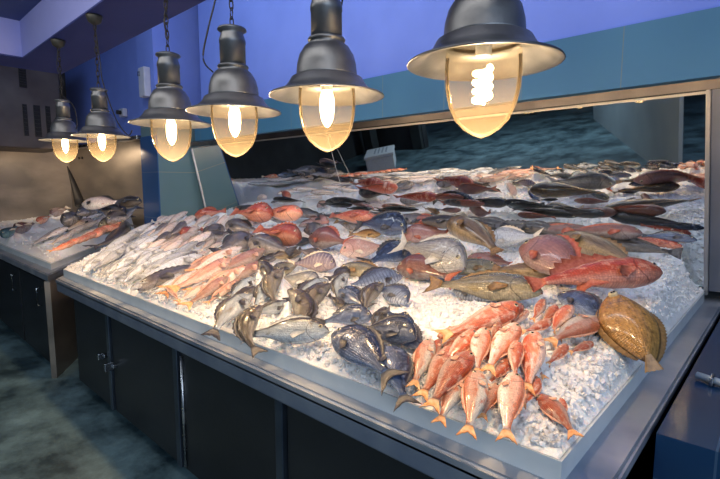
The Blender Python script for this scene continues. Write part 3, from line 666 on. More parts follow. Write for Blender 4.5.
        # pectoral on the visible side
        p_, yy, zz, td = sp.at(.28); zu, zd, ww = lerp_prof(P, .28); base = p_ + yy * vis * (ww * fat * Lb * .93) - zz * zd * .35 * Lb; rows = []
        for s in (0, .5, 1):
            r_ = []
            if kind == 'mullet': s *= .75
            for k in range(5):
                v = -1 + k / 2; fl = (.17 if kind != 'lump' else .24) * Lb * s * (1 - .25 * abs(v))
                r_.append((base + td * fl - zz * (fl * .35) + zz * v * (.012 + .045 * s) * Lb + yy * vis * (.012 + .02 * s) * Lb, yy))
            rows.append(r_)
        sheet(rows, 'pectoral_fin', finm, root)
    # ---- eyes
    eu = .105 if kind != 'long' else .08
    zu, zd, ww = lerp_prof(P, eu); p_, yy, zz, td = sp.at(eu); er = (.021 if kind in ('slim', 'long') else .030) * Lb
    for sgn in ((vis,) if detail < 2 else (1, -1)):
        ec = p_ + zz * zu * fat * Lb * .38 + yy * sgn * (ww * fat * Lb * .86)
        ey = link('eye', sphere(bmesh.new(), ec, er, (1, .5, 1) if True else 1, 10, 6), M['eye'], root)
        if detail > 0: link('pupil', sphere(bmesh.new(), ec + yy * sgn * er * .28, er * .62, (1, .5, 1), 10, 6), M['pupil'], ey)
    if spot:
        zu, zd, ww = lerp_prof(P, .29); p_, yy, zz, td = sp.at(.29)
        link('dark_patch', sphere(bmesh.new(), p_ + yy * vis * ww * Lb * fat * .72 + zz * .03 * Lb, .055 * Lb, (.8, .45, 1.6), 12, 8), M['pupil'], root)
    if detail > 1:
        link('mouth', sphere(bmesh.new(), sp.at(.012)[0] - zz * .012 * Lb, .016 * Lb, (1.3, .9, .5), 10, 6), M['mouthm'], root)
    FOOT.append((bed, ph.copy(), pt.copy(), c_, Lb, ext, lift))
    return root
FOOT = []

# --- large fish, right half of the bed
def G(*a_, **k): return fish(*a_, **k)
G('long', 'scorpion', (656, 273), (528, 283), 'big bright red scorpionfish lying above the brown flatfish', lean=.55, fat=1.25, fin='fin_red', name='scorpionfish', bz=.25, spiny=True, hh=.04, th=.03, sink=.1)
G('bream', 'navy', (560, 297), (604, 325), 'dark curved bream between the orange mullets and the brown flatfish', lean=.55, fat=.9, bz=.6, name='sea_bream', hh=.04, th=.02)
G('bream', 'pinkbream', (523, 250), (586, 284), 'large smooth pink bream with its head to the left, right of centre', lean=.75, fat=1.0, bz=.5, name='sea_bream', fin='fin_red', hh=.03, sink=.35)
G('long', 'olive', (572, 276), (492, 268), 'long brown-streaked fish lying in front of the large pink bream', lean=.5, fat=1.25, bz=.2, name='grouper', fin='fin_brown', hh=.02, th=.02)
G('bass', 'olivegreen', (538, 292), (440, 284), 'long grey-green fish with a blunt head beside the orange mullets', lean=.5, fat=.95, bz=.2, name='grouper', fin='fin_brown', hh=.02)
G('long', 'olive', (563, 240), (640, 264), 'brown fish with open side lying right of the pink bream', lean=.5, cap=2.6, fat=1.15, bz=.35, name='hake', fin='fin_brown', hh=.03, th=.03)
G('long', 'olive', (446, 219), (500, 252), 'thick olive fish sloping down from the upper middle, head to the left', lean=.55, fat=1.55, bz=.45, name='grouper', fin='fin_brown', hh=.02, th=.02)
G('slim', 'dark', (553, 231), (480, 217), 'long black fish behind the white blotched fish', lean=.5, fat=1.2, name='hake', th=.02, hh=.02)
G('bream', 'white', (489, 240), (535, 236), 'white silver fish with black blotches under the long black fish', lean=.7, fat=1.05, name='sea_bream', fin='fin_pale')
G('bass', 'pinkbream', (470, 257), (512, 264), 'slim pink fish lying left of the brown-streaked fish', lean=.55, fat=1.0, name='sea_bream', fin='fin_red', hh=.02)
G('bass', 'olivegreen', (495, 266), (436, 270), 'small grey-green fish with tail to the left, under the slim pink fish', lean=.55, name='grouper', fin='fin_brown')
G('bass', 'bluestripe', (455, 291), (500, 300), 'blue-silver fish half hidden in the ice under the grey-green fish', lean=.6, name='sea_bream', hh=.01)
G('bream', 'gilthead', (463, 266), (406, 246), 'large silver bream with a black patch behind its head', lean=.8, fat=1.0, name='gilthead_bream', fin='fin_silver', spot=True, sink=.3)
G('bream', 'pinkbream', (404, 236), (447, 232), 'small pink-red bream above the large silver bream', lean=.75, name='sea_bream', fin='fin_red', sink=.45)
G('bream', 'redbream', (399, 269), (448, 277), 'red-brown bream with a grey belly below the large silver bream', lean=.75, name='sea_bream', fin='fin_red', sink=.35, bz=.4)
G('bream', 'navy', (404, 231), (362, 224), 'dark blue bream in the upper middle, with a yellow-tan fish at its left', lean=.75, name='sea_bream', bz=.5, sink=.35)
G('bream', 'navy', (414, 250), (370, 262), 'dark grey-blue bream left of the large silver bream', lean=.7, name='sea_bream', bz=.3, fat=.85, sink=.3)
G('bass', 'yellow', (380, 234), (352, 234), 'yellow-tan fish lying against the dark blue bream', lean=.6, name='sea_bream', fin='fin_brown')
G('lump', 'greylump', (357, 226), (338, 222), 'small round brown fish above the pale pink bream', lean=.6, name='small_fish', fin='fin_brown')
G('bream', 'palepink', (342, 252), (384, 246), 'pale pink bream in the middle of the bed', lean=.7, name='sea_bream', fin='fin_pale', hh=.01)
G('bream', 'redbream', (311, 238), (345, 242), 'brown-red bream right of the red scorpionfish', lean=.7, name='sea_bream', fin='fin_red', fat=1.1)
G('bass', 'olivegreen', (342, 268), (388, 272), 'mottled green-brown fish below the pale pink bream', lean=.6, name='grouper', fin='fin_brown')
G('bream', 'bluestripe', (400, 277), (350, 286), 'blue-grey striped bream lying level in the centre', lean=.65, name='sea_bream', fat=.8, bz=.2)
G('bream', 'purple', (334, 266), (294, 264), 'purple bream with pale bars, left of centre', lean=.7, name='sea_bream', bz=.4, fin='fin_pale')
G('bass', 'olivegreen', (272, 274), (300, 262), 'grey-green fish left of the purple barred bream', lean=.6, name='grouper')
# dark blue breams, front middle
G('bream', 'navy', (335, 336), (388, 374), 'dark scaled bream nearest the front edge, its tail pointing right', lean=.7, name='dark_bream', bz=.3, hh=.03)
G('bream', 'navy', (371, 318), (324, 322), 'dark blue bream with its head to the right, above the front-edge bream', lean=.75, name='dark_bream', bz=.5, fat=.95)
G('bream', 'navy', (414, 338), (362, 330), 'dark blue scaled bream with head to the right in the middle of its heap', lean=.7, name='dark_bream', bz=.4, hh=.02, th=.02)
G('bream', 'navy', (385, 348), (404, 398), 'black-blue bream lying tail-down beside the orange mullets', lean=.6, name='dark_bream', fat=1.0, hh=.05, th=-.01)
G('bream', 'navy', (340, 291), (366, 306), 'small dark bream behind the right-facing dark bream', lean=.7, name='dark_bream')
G('bream', 'bluestripe', (406, 302), (376, 288), 'blue-silver bream at the top of the dark bream heap, head right', lean=.65, name='dark_bream', bz=.3)
G('bass', 'bassbrown', (383, 285), (364, 312), 'brown curved fish between two dark breams at the top of their heap', lean=.6, name='dark_bream', bz=.9, hh=.03)
G('bass', 'bassbrown', (386, 308), (371, 330), 'small brown-black fish pointing upward in the dark bream heap', lean=.5, name='dark_bream', hh=.03)
G('bream', 'navy', (408, 331), (388, 312), 'small dark round fish leaning on the scaled bream', lean=.6, name='dark_bream')
G('bass', 'navy', (407, 314), (431, 352), 'dark curved fish with a pale pointed head, standing alone on the ice', lean=.6, name='dark_bream', bz=-1.5, fat=1.1, hh=.05, th=.0)
# grey-sided brown-backed fish, left of the dark breams
G('bass', 'bass', (326, 332), (252, 334), 'grey fish lying level at the front edge with its forked tail to the left', lean=.65, name='sea_bass', bz=.2, fat=1.05, fin='fin_silver', hh=.02)
G('bass', 'bassbrown', (262, 308), (253, 350), 'brown-backed curved fish hanging its tail over the front of the ice', lean=.6, name='sea_bass', bz=1.4, fat=.95, hh=.05)
G('bass', 'bassbrown', (288, 292), (287, 334), 'brown-backed fish bent into a half circle', lean=.6, name='sea_bass', bz=1.9, fat=1.0, hh=.05)
G('bass', 'bass', (292, 304), (250, 314), 'pale grey side of a fish inside the half-circle brown fish', lean=.6, name='sea_bass', hh=.03, th=.03)
G('bass', 'bassbrown', (283, 270), (275, 304), 'brown-backed curved fish above the half-circle one', lean=.6, name='sea_bass', bz=1.2, hh=.04)
G('bass', 'bass', (270, 280), (254, 308), 'bluish white fish pressed between two brown backs', lean=.6, name='sea_bass', hh=.04)
G('bass', 'bass', (250, 296), (213, 332), 'long silver fish with its thin tail reaching the front edge, at the left', lean=.6, name='sea_bass', bz=.4, fat=.9, fin='fin_dark', hh=.03)
G('bass', 'bassbrown', (254, 288), (242, 318), 'dark brown curved back beside the long silver fish', lean=.6, name='sea_bass', bz=1.1, hh=.03)
G('bass', 'bassbrown', (259, 262), (267, 286), 'small brown curved fish at the top of the brown-backed group', lean=.6, name='sea_bass', bz=.9, hh=.03)
G('bass', 'bass', (254, 279), (228, 300), 'pale blue-grey fish left of the small brown curved one', lean=.6, name='sea_bass', hh=.02)
G('bass', 'bassbrown', (330, 286), (311, 322), 'golden brown curved fish nearest the dark breams', lean=.6, name='sea_bass', bz=1.3, hh=.04)
G('bass', 'bass', (326, 281), (292, 300), 'pale long-sided fish above the golden brown curved one', lean=.6, name='sea_bass', hh=.02)
G('bream', 'gilthead', (317, 285), (284, 277), 'bright silver fish under the purple barred bream', lean=.65, name='sea_bream', fin='fin_silver')
G('bass', 'bass', (348, 275), (338, 300), 'thin curved yellow-grey fish between the striped bream and brown-backed group', lean=.6, name='sea_bass', bz=1.0, hh=.02)
# red scorpionfish, left half
for hx, tx, lab in (((196, 216), (222, 211), 'red scorpionfish at the foot of the tiled pillar'), ((270, 214), (238, 212), 'red scorpionfish in the upper left of the bed, below the mirror edge'),
                    ((298, 238), (262, 230), 'brightest red scorpionfish, left of centre'), ((182, 234), (201, 230), 'small red scorpionfish among the pale pink fish')):
    G('lump', 'scorpion', hx, tx, lab, lean=.6, name='scorpionfish', fin='fin_red', spiny=True, hh=.03, th=.02, sink=.15)
for hx, tx, sk, lab in (((228, 226), (256, 230), 'greylump', 'blue-grey fish left of the brightest red scorpionfish'), ((288, 216), (268, 219), 'greylump', 'small grey-brown fish behind the brightest red scorpionfish'),
    ((318, 212), (312, 236), 'greylump', 'brown rounded fish right of the brightest red scorpionfish'), ((250, 238), (218, 250), 'greylump', 'dark mottled fish above the orange slender fish'),
    ((252, 243), (288, 250), 'greylump', 'dark grey fish just below the brightest red scorpionfish'), ((292, 243), (316, 240), 'dark', 'small black fish between the red and the brown-red bream'),
    ((222, 228), (200, 238), 'greylump', 'grey fish right of the small red scorpionfish'), ((300, 252), (268, 258), 'olive', 'brown fish above the purple barred bream'),
    ((205, 240), (228, 232), 'greylump', 'mottled grey fish in the heap under the pillar'), ((328, 222), (306, 214), 'pinkbream', 'pinkish fish by the mirror edge, upper left of centre')):
    G('lump' if sk == 'greylump' else 'bass', sk, hx, tx, lab, lean=.6, name='small_fish', detail=1, hh=.01)

# --- fish banked up against the foot of the mirror
for hx, tx, kd, sk, fa, lab in [((372, 198), (330, 197), 'long', 'scorpion', 1.3, 'red-orange fish on the ice bank at the mirror foot, left of centre'), ((402, 202), (366, 207), 'bass', 'redbream', 1.0, 'red-brown fish at the mirror foot above the dark blue bream'),
    ((392, 210), (350, 215), 'slim', 'dark', 1.0, 'thin black fish lying flat above the dark blue bream'), ((348, 205), (322, 212), 'slim', 'dark', 1.3, 'thin dark fish left of the thin flat black one'), ((398, 209), (434, 208), 'bass', 'greylump', .9, 'dark ragged fish at the mirror foot above the small pink-red bream'),
    ((460, 196), (412, 193), 'long', 'dark', 1.3, 'thick black fish lying along the mirror foot, centre'), ((456, 204), (498, 205), 'bass', 'dark', 1.0, 'black fish above the thick olive one'), ((498, 203), (536, 210), 'long', 'redbream', 1.2, 'brown-red fish right of the black fish at the mirror foot'),
    ((590, 219), (526, 212), 'long', 'redbream', 1.1, 'long brown-red fish along the mirror foot, right'), ((580, 209), (522, 203), 'long', 'dark', 1.1, 'long black fish highest at the mirror foot, right'), ((300, 197), (262, 203), 'long', 'orange', 1.5, 'flat orange fish at the mirror foot, upper left'),
    ((318, 205), (292, 196), 'slim', 'dark', 1.5, 'dark thin fish right of the flat orange one'), ((286, 206), (322, 208), 'slim', 'greylump', 1.4, 'grey thin fish under the flat orange one'), ((234, 205), (262, 209), 'slim', 'dark', 1.3, 'dark fish behind the scorpionfish below the mirror edge'),
    ((582, 236), (682, 254), 'long', 'dark', 1.0, 'long black fish along the mirror foot behind the brown open-sided fish'), ((680, 246), (628, 236), 'long', 'scorpion', 1.1, 'red-orange fish at the mirror foot near the right end'), ((640, 226), (566, 222), 'long', 'redbream', 1.2, 'brown-red fish leaning on the mirror foot, right'), ((695, 240), (640, 230), 'slim', 'navy', 1.5, 'dark blue slim fish nearest the right end of the mirror foot'),
    ((470, 196), (520, 195), 'bass', 'dark', .8, 'dark brown fish on the bank above the long black one'), ((440, 190), (400, 186), 'bass', 'redbream', .8, 'red fish highest on the bank, centre'), ((352, 188), (386, 187), 'slim', 'gurnard', 1.4, 'orange-pink fish highest on the bank, left of centre')]:
    G(kd, sk, hx, tx, lab, lean=.6, fat=fa, cap=2.4, name='bank_fish', detail=1, hh=.01, fin='fin_red' if sk in ('scorpion', 'redbream', 'orange') else 'fin_dark', bz=random.uniform(-.2, .3))
# --- smaller fish filling the gaps
for hx, tx, kd, sk, lab in [((432, 213), (410, 218), 'bass', 'pinkbream', 'small pink fish between the small pink-red bream and the mirror foot'), ((300, 226), (326, 222), 'bass', 'palepink', 'pale pink fish above the brown-red bream'),
    ((322, 256), (300, 250), 'bass', 'greylump', 'grey fish between the purple barred and the brown-red bream'), ((352, 268), (330, 278), 'bass', 'bassbrown', 'brown fish beside the mottled green-brown fish'), ((484, 228), (468, 236), 'bass', 'olive', 'olive fish behind the head of the large silver bream'),
    ((545, 268), (575, 262), 'bass', 'redbream', 'red-brown fish under the large smooth pink bream'), ((262, 222), (240, 226), 'bass', 'palepink', 'pale pink fish between two red scorpionfish'), ((276, 258), (252, 262), 'bass', 'greylump', 'mottled grey fish behind the small brown curved one'),
    ((430, 262), (414, 258), 'bass', 'dark', 'black small fish between the silver and the red-brown bream'), ((510, 278), (470, 280), 'bass', 'dark', 'dark fish between the brown-streaked and grey-green long fish'), ((305, 306), (330, 300), 'bass', 'bass', 'grey fish right of the half-circle brown one'),
    ((344, 308), (330, 296), 'bass', 'bassbrown', 'dark brown fish between the brown-backed group and the dark breams'), ((242, 262), (222, 270), 'bass', 'bassbrown', 'brown fish lying over the orange slender fish'), ((310, 275), (296, 290), 'bass', 'bassbrown', 'brown fish under the bright silver one'),
    ((236, 305), (218, 296), 'bass', 'bass', 'silver fish beside the tail of the long silver fish'), ((402, 350), (372, 354), 'bass', 'navy', 'dark fish behind the tail of the front-edge bream'), ((520, 225), (560, 224), 'bass', 'dark', 'black fish above the long black one')]:
    G(kd, sk, hx, tx, lab, lean=.6, name='small_fish', detail=1, bz=random.uniform(-.3, .6), hh=.01)

# --- flatfish
def flatfish():
    ph = hit(612, 289, .17, bed1); pt = hit(655, 364, .03, bed1)
    a_ = (ph - pt); D = a_.length; a_.normalize(); mid = (ph + pt) / 2
    n_ = (Vector((.05, -.35, 1)).normalized() + (CAM - mid).normalized() * .8); n_ = (n_ - a_ * n_.dot(a_)).normalized(); y_ = n_.cross(a_).normalized()
    root = thing('flatfish', 'broad brown flatfish draped over the right edge of the ice', 'fish'); root.matrix_world = Matrix.Translation(mid) @ Matrix((a_, y_, n_)).transposed().to_4x4()
    L = D * .88; bm = bmesh.new(); uv = bm.loops.layers.uv.new('uv'); rows = []
    NU, NV = 30, 20
    def half(u): return L * .34 * (max(0, math.sin(math.pi * min(1, u * .97 + .015))) ** .62) * (1 - .30 * u)
    def pos(u, v, s): 
        w_ = half(u); x = L * (.5 - u); e_ = max(0, 1 - v * v) ** .5
        return Vector((x + D * .06, v * w_, s * (.022 if s > 0 else .012) * e_ * math.sin(math.pi * min(1, max(.02, u))) ** .5 - .05 * (v * v) * (1 if v < 0 else .4) - .02 * (2 * u - 1) ** 2))
    for s in (1, -1):
        g_ = [[bm.verts.new(pos(i / NU, -1 + 2 * j / NV, s)) for j in range(NV + 1)] for i in range(NU + 1)]
        for i in range(NU):
            for j in range(NV):
                q_ = (g_[i][j], g_[i][j + 1], g_[i + 1][j + 1], g_[i + 1][j]); f = bm.faces.new(q_ if s < 0 else tuple(reversed(q_)))
                vals = ((i / NU, j / NV), (i / NU, (j + 1) / NV), ((i + 1) / NU, (j + 1) / NV), ((i + 1) / NU, j / NV))
                for lp, vv in zip(f.loops, vals if s < 0 else tuple(reversed(vals))): lp[uv].uv = vv
    bmesh.ops.remove_doubles(bm, verts=bm.verts, dist=.0004); bmesh.ops.recalc_face_normals(bm, faces=bm.faces)
    link('body', bm, FM['flat'], root)
    for sd in (1, -1):   # fringe fins
        bm = bmesh.new(); A = []; B_ = []; C_ = []; D_ = []
        for i in range(41):
            u = .08 + .86 * i / 40; p_ = pos(u, sd, 1); wv = .016 * math.sin(math.pi * i / 40) ** .5 * (1.1 if i % 2 else .85)
            q_ = p_ + Vector((-wv * .4, sd * wv, -.012))
            A.append(bm.verts.new(p_ + Vector((0, -sd * .008, .002)))); B_.append(bm.verts.new(q_ + Vector((0, 0, .001)))); C_.append(bm.verts.new(p_ + Vector((0, -sd * .008, -.003)))); D_.append(bm.verts.new(q_ - Vector((0, 0, .001))))
        for i in range(40):
            for r0, r1 in ((A, B_), (B_, D_), (D_, C_)): bm.faces.new((r0[i], r0[i + 1], r1[i + 1], r1[i]))
        bmesh.ops.recalc_face_normals(bm, faces=bm.faces); link('fringe_fin', bm, M['fin_brown'], root)
    bm = bmesh.new(); K = 9
    rows = [[(-L * .48 + D * .06 - .13 * L * s, (-1 + 2 * k / (K - 1)) * (.03 + .06 * s) * L, (.004 if k % 2 else 0) - .03 * s - .015) for k in range(K)] for s in (0, .5, 1)]
    for dz_, fl in ((.0015, 1), (-.0015, -1)):
        g_ = [[bm.verts.new((x, y, z + dz_)) for x, y, z in r_] for r_ in rows]
        for r0, r1 in zip(g_, g_[1:]):
            for k in range(K - 1): bm.faces.new((r0[k], r0[k + 1], r1[k + 1], r1[k]))
    link('tail_fin', bm, M['fin_brown'], root)
    for yv in (.02, .07):
        c_ = pos(.10, yv / .34, 1); ey = link('eye', sphere(bmesh.new(), c_ + Vector((0, 0, .004)), .013), M['eye'], root); link('pupil', sphere(bmesh.new(), c_ + Vector((0, 0, .013)), .007, (1, 1, .6)), M['pupil'], ey)
    FOOT.append((bed1, ph, pt, mid, L, .05, .0))
flatfish()

# --- red mullets, front right
GM = 'red mullets heaped at the front right corner'
mul = [((514, 376), (505, 443), 'largest mullet hanging straight down with a bright orange tail', 1, .04),
 ((478, 374), (467, 438), 'mullet with a white lower half and yellow tail, left of the straight-hanging one', 1, .04),
 ((465, 378), (437, 425), 'mullet with a pale tail slanting down left, third of the front row', 1, .03),
 ((470, 355), (427, 410), 'slim mullet slanting down left behind the pale-tailed one', 0, .05),
 ((452, 348), (419, 400), 'broad rosy mullet slanting down at the left side of the heap', 0, .03),
 ((473, 331), (438, 368), 'orange-red mullet slanting down left in the middle left of the heap', 0, .06),
 ((431, 342), (412, 389), 'pale mullet at the far left of the heap beside the black bream', 1, .01),
 ((484, 330), (476, 377), 'mullet with a greenish white belly, upright in the heap centre', 1, .07),
 ((516, 326), (485, 374), 'mullet with a large white flank right of the greenish bellied one', 1, .08),
 ((517, 342), (515, 380), 'rosy mullet upright behind the largest one', 0, .08),
 ((536, 335), (526, 395), 'deep orange mullet hanging down at the right of the heap', 0, .05),
 ((515, 305), (437, 338), 'long orange mullet with a white head at the top left of the heap', 0, .05),
 ((521, 305), (502, 328), 'short orange mullet behind the long one at the top', 0, .06),
 ((499, 322), (489, 345), 'mullet with its round head up, under the long top one', 0, .08),
 ((543, 300), (532, 322), 'small orange mullet at the top right of the heap', 0, .03),
 ((550, 320), (520, 333), 'mullet with gaping head at the upper right of the heap', 0, .06),
 ((572, 307), (549, 335), 'mullet leaning against the dark curved bream', 0, .02),
 ((600, 321), (545, 343), 'mullet with a long white belly pointing right onto bare ice', 1, .03),
 ((566, 345), (546, 366), 'short dark red mullet at the right side of the heap', 0, .03),
 ((496, 385), (481, 420), 'mullet slanting down between the two longest front ones', 1, .02),
 ((508, 358), (486, 386), 'dark orange mullet deep in the heap centre', 0, .05),
 ((540, 397), (578, 438), 'single small rosy mullet lying alone on the ice at the corner', 0, .0),
 ((561, 399), (566, 420), 'tiny mullet beside the single one on the ice', 0, -.01),
 ((466, 362), (450, 386), 'mullet half hidden at the left, under the slim slanting one', 0, .03),
 ((440, 340), (431, 366), 'orange mullet behind the pale one at the far left', 0, .02),
 ((439, 336), (478, 322), 'orange mullet lying across behind the left side of the heap', 0, .02),
 ((556, 306), (541, 325), 'pinkish mullet just below the topmost right one', 0, .03),
 ((578, 325), (557, 340), 'small pink mullet under the one with the long white belly', 0, .03),
 ((592, 343), (568, 353), 'small mullet scrap at the right margin of the heap', 0, .01),
 ((536, 378), (522, 408), 'small orange mullet under the right-hanging one', 0, .01),
 ((530, 352), (545, 380), 'rosy mullet wedged behind the right-hanging one', 0, .04),
 ((458, 338), (434, 352), 'mullet lying behind the broad rosy one', 0, .03),
 ((498, 345), (470, 368), 'pink mullet between the greenish bellied and slim ones', 0, .05),
 ((528, 312), (507, 330), 'orange mullet tucked under the white-headed one', 0, .05)]
for hd, tl, lab, pale, hh in mul:
    G('mullet', 'mullet_pale' if pale else 'mullet', hd, tl, lab, lean=.45, name='red_mullet', fin='fin_orange', group=GM, hh=hh, th=max(0, hh - .03) if hh > .02 else 0, bz=random.uniform(-.35, .35), dorsal=random.choice((1, -1)), fat=1.3, sink=.1)

# --- orange-pink slender fish
GO = 'orange slender fish left of the brown-backed group'
og = [((262, 250), (204, 276)), ((264, 262), (206, 287)), ((240, 248), (188, 273)), ((228, 260), (166, 293)), ((248, 268), (196, 294)), ((246, 258), (214, 268)), ((226, 278), (183, 308)),
      ((208, 283), (176, 303)), ((166, 288), (180, 301)), ((216, 270), (186, 292)), ((232, 284), (206, 304)), ((222, 252), (176, 276)), ((200, 272), (160, 296)), ((240, 280), (214, 300))]
rows_ = ['topmost', 'with its head by the small brown curved fish', 'second from the top', 'longest, its tail near the dark head', 'in the middle of its group', 'short and high in its group', 'reaching down to the front edge', 'near the front edge, left one', 'stubby, at the left front corner', 'pale and thin in the middle', 'nearest the pale blue-grey fish', 'behind the longest one', 'thin, left of the longest one', 'short, at the right end of the front row']
for i, ((hd, tl), w_) in enumerate(zip(og, rows_)):
    G('slim' if i % 3 else 'mullet', ('gurnard', 'gurnard', 'pale', 'gurnard', 'mullet_pale')[i % 5] if i != 9 else 'silver', hd, tl, 'orange-pink slender fish, ' + w_ if i != 9 else 'pale silver slender fish among the orange-pink ones', lean=.5, name='gurnard', fin='fin_orange', group=GO, hh=.03 + .012 * (i % 3), th=.01, bz=random.uniform(-.3, .3), fat=1.15 if i % 3 else .85, detail=1, sink=.1)
G('long', 'greylump', (140, 288), (200, 262), 'dark grey fish with a big head lying between the silver and orange fish', lean=.55, fat=.95, name='sea_bass', hh=.01, th=.02)
G('slim', 'silver', (200, 256), (136, 279), 'longest bright silver fish, lying above the dark big-headed fish', lean=.5, fat=1.3, name='silver_fish', fin='fin_silver', hh=.03, th=.02, group=None)
G('slim', 'silver', (186, 250), (132, 268), 'second long silver fish, just behind the longest one', lean=.5, fat=1.3, name='silver_fish', fin='fin_silver', hh=.03, th=.02)

# --- silver fish heap at the far left of the bed, row by row
GS = 'slender silver fish heaped at the left end of the bed'
ordn = ['first', 'second', 'third', 'fourth', 'fifth', 'sixth', 'seventh', 'eighth', 'ninth', 'tenth', 'eleventh', 'twelfth', 'thirteenth', 'fourteenth']
for r_, (p0, p1, n_, nm) in enumerate([((84, 271), (150, 296), 12, 'front'), ((93, 262), (160, 280), 12, 'second'), ((106, 252), (172, 268), 11, 'third'), ((122, 243), (176, 255), 8, 'back')]):
    for i in range(n_):
        k = i / (n_ - 1); x = p0[0] + (p1[0] - p0[0]) * k; y = p0[1] + (p1[1] - p0[1]) * k - (2.5 if i % 2 else 0)
        ln = random.uniform(30, 42); an = math.radians(random.uniform(22, 38))
        G('slim', ('silver', 'pale')[random.random() < (.1 + .12 * r_)], (x + ln * math.cos(an), y - ln * math.sin(an)) if i % 4 else (x, y), (x, y) if i % 4 else (x + ln * math.cos(an), y - ln * math.sin(an)),
          'slender silver fish, %s from the left in the %s row of its heap' % (ordn[i], nm), lean=.45, name='silver_fish', fin='fin_silver', group=GS, hh=.02 + .01 * (i % 3), th=.01 * (i % 2), bz=random.uniform(-.3, .3), detail=1 if r_ < 2 else 0, fat=1.15, sink=.05)
# --- small pale pink fish below the pillar
GP = 'small pale pink fish below the tiled pillar'
for r_, (p0, p1, n_, nm) in enumerate([((150, 246), (212, 262), 9, 'front'), ((152, 236), (222, 250), 10, 'middle'), ((150, 228), (214, 238), 9, 'back'), ((160, 221), (226, 222), 9, 'rearmost')]):
    for i in range(n_):
        k = i / (n_ - 1); x = p0[0] + (p1[0] - p0[0]) * k; y = p0[1] + (p1[1] - p0[1]) * k + random.uniform(-2, 2)
        ln = random.uniform(16, 26); an = math.radians(random.uniform(5, 40))
        G('mullet' if i % 2 else 'slim', 'pale' if random.random() < .75 else 'greylump', (x + ln * math.cos(an) * .5, y - ln * math.sin(an) * .5), (x - ln * math.cos(an) * .5, y + ln * math.sin(an) * .5),
          'small pale pink fish, %s from the left in the %s row under the pillar' % (ordn[i], nm), lean=.5, name='small_fish', fin='fin_pale', group=GP, hh=.03, th=.02, bz=random.uniform(-.6, .6), detail=0, fat=1.2, sink=.05)

# --- left counter
GL = 'silver fish fanned out on the left counter'
for i in range(14):
    x = 30 + i * 5.2; y = 246 - i * 1.7 - (2 if i % 2 else 0); ln = 26
    G('slim', 'silver' if i % 3 else 'pale', (x + ln, y - 14), (x, y), 'thin silver fish on the left counter, %s from the left in its fan' % ordn[i], lean=.4, name='silver_fish', fin='fin_silver', group=GL, bed=bed2, detail=0, hh=.03, th=.0, sink=.0)
GR = 'orange fish in a band on the left counter'
for i in range(11):
    x = 48 + i * 5.6; y = 251 - i * 2.1; ln = 17
    G('mullet', 'orange', (x + ln * 1.15, y - 7), (x, y + 1), 'small orange fish, %s from the left in the orange band on the left counter' % ordn[i], lean=.5, fat=1.5, name='orange_fish', fin='fin_orange', group=GR, bed=bed2, detail=0, hh=.09, th=.06, sink=.0, bz=random.uniform(-.5, .5))
for hd, tl, kd, sk, hh_, lab in [((64, 222), (86, 212), 'lump', 'greylump', .06, 'dark-eyed grey fish head up on the left counter'), ((124, 214), (98, 208), 'lump', 'greylump', .08, 'round mottled grey fish at the top of the left counter heap'),
    ((84, 204), (118, 202), 'bass', 'pale', .12, 'whitish fish on top of the left counter heap'), ((108, 222), (136, 206), 'bass', 'greylump', .06, 'grey-green fish leaning on the round mottled one'),
    ((78, 214), (104, 205), 'bass', 'greylump', .10, 'mottled fish between the whitish and the dark-eyed fish'), ((92, 220), (66, 230), 'bass', 'pale', .05, 'pale fish under the dark-eyed fish'), ((140, 202), (112, 199), 'bass', 'dark', .10, 'black fish at the upper right of the left counter heap'),
    ((100, 228), (128, 216), 'bass', 'olivegreen', .05, 'greenish fish beside the long black curving fish'), ((116, 206), (88, 214), 'bass', 'bluestripe', .10, 'blue-grey fish in the middle of the left counter heap')]:
    G(kd, sk, hd, tl, lab, lean=.6, name='big_fish', bed=bed2, hh=hh_, th=hh_ - .03, detail=1, sink=.2)
G('slim', 'dark', (140, 205), (94, 249), 'long black fish curving round the right side of the left counter heap', lean=.5, name='eel', bed=bed2, bz=-.9, fat=.95, hh=.10, th=.0, detail=1)
for (hd, tl, sk, lab) in (((52, 214), (66, 208), 'palepink', 'pink fish piece at the back of the left counter'), ((38, 222), (50, 216), 'orange', 'bright orange fish piece at the back of the left counter'),
                          ((16, 230), (34, 223), 'redbream', 'brown-red fish piece at the left of the orange one'), ((3, 236), (17, 226), 'teal', 'dark blue-green lobster-like shellfish at the far left')):
    G('lump', sk, hd, tl, lab, lean=.6, name='fish_piece', bed=bed2, hh=.06, th=.06, detail=1, fin='fin_pale')
for k, (x, y) in enumerate(((60, 240), (72, 232), (84, 228), (96, 224), (66, 226), (78, 221), (90, 217), (54, 234), (104, 232), (86, 236))):
    G('slim', 'pale', (x + 13, y - 6), (x - 10, y + 5), 'pale fish in the middle of the left counter heap, %s from its lower left' % ordn[k], lean=.4, name='small_fish', fin='fin_pale', group='pale fish on the left counter', bed=bed2, detail=0, hh=.06, th=.05, sink=0, fat=1.3, bz=random.uniform(-.5, .5))
# black bill
b0 = hit(80, 203, .05, bed2); b1 = onax(67, 166, 1, b0.y); pts = [b0.lerp(b1, k / 8) + Vector((.03 * math.sin(k / 8 * 3), 0, 0)) for k in range(9)]
tag(link('fish_bill', tube(bmesh.new(), pts, [.075 * (1 - k / 8) ** .8 + .004 for k in range(9)], 12), M['black']), 'black pointed fish bill standing up at the back of the left counter', 'fish bill')
# round white lump
tag(link('squid', sphere(bmesh.new(), hit(163, 220, .04, bed1), .07, (1.3, 1, .8), 20, 12), FM['pale']), 'white rounded squid body at the foot of the blue pillar', 'squid')

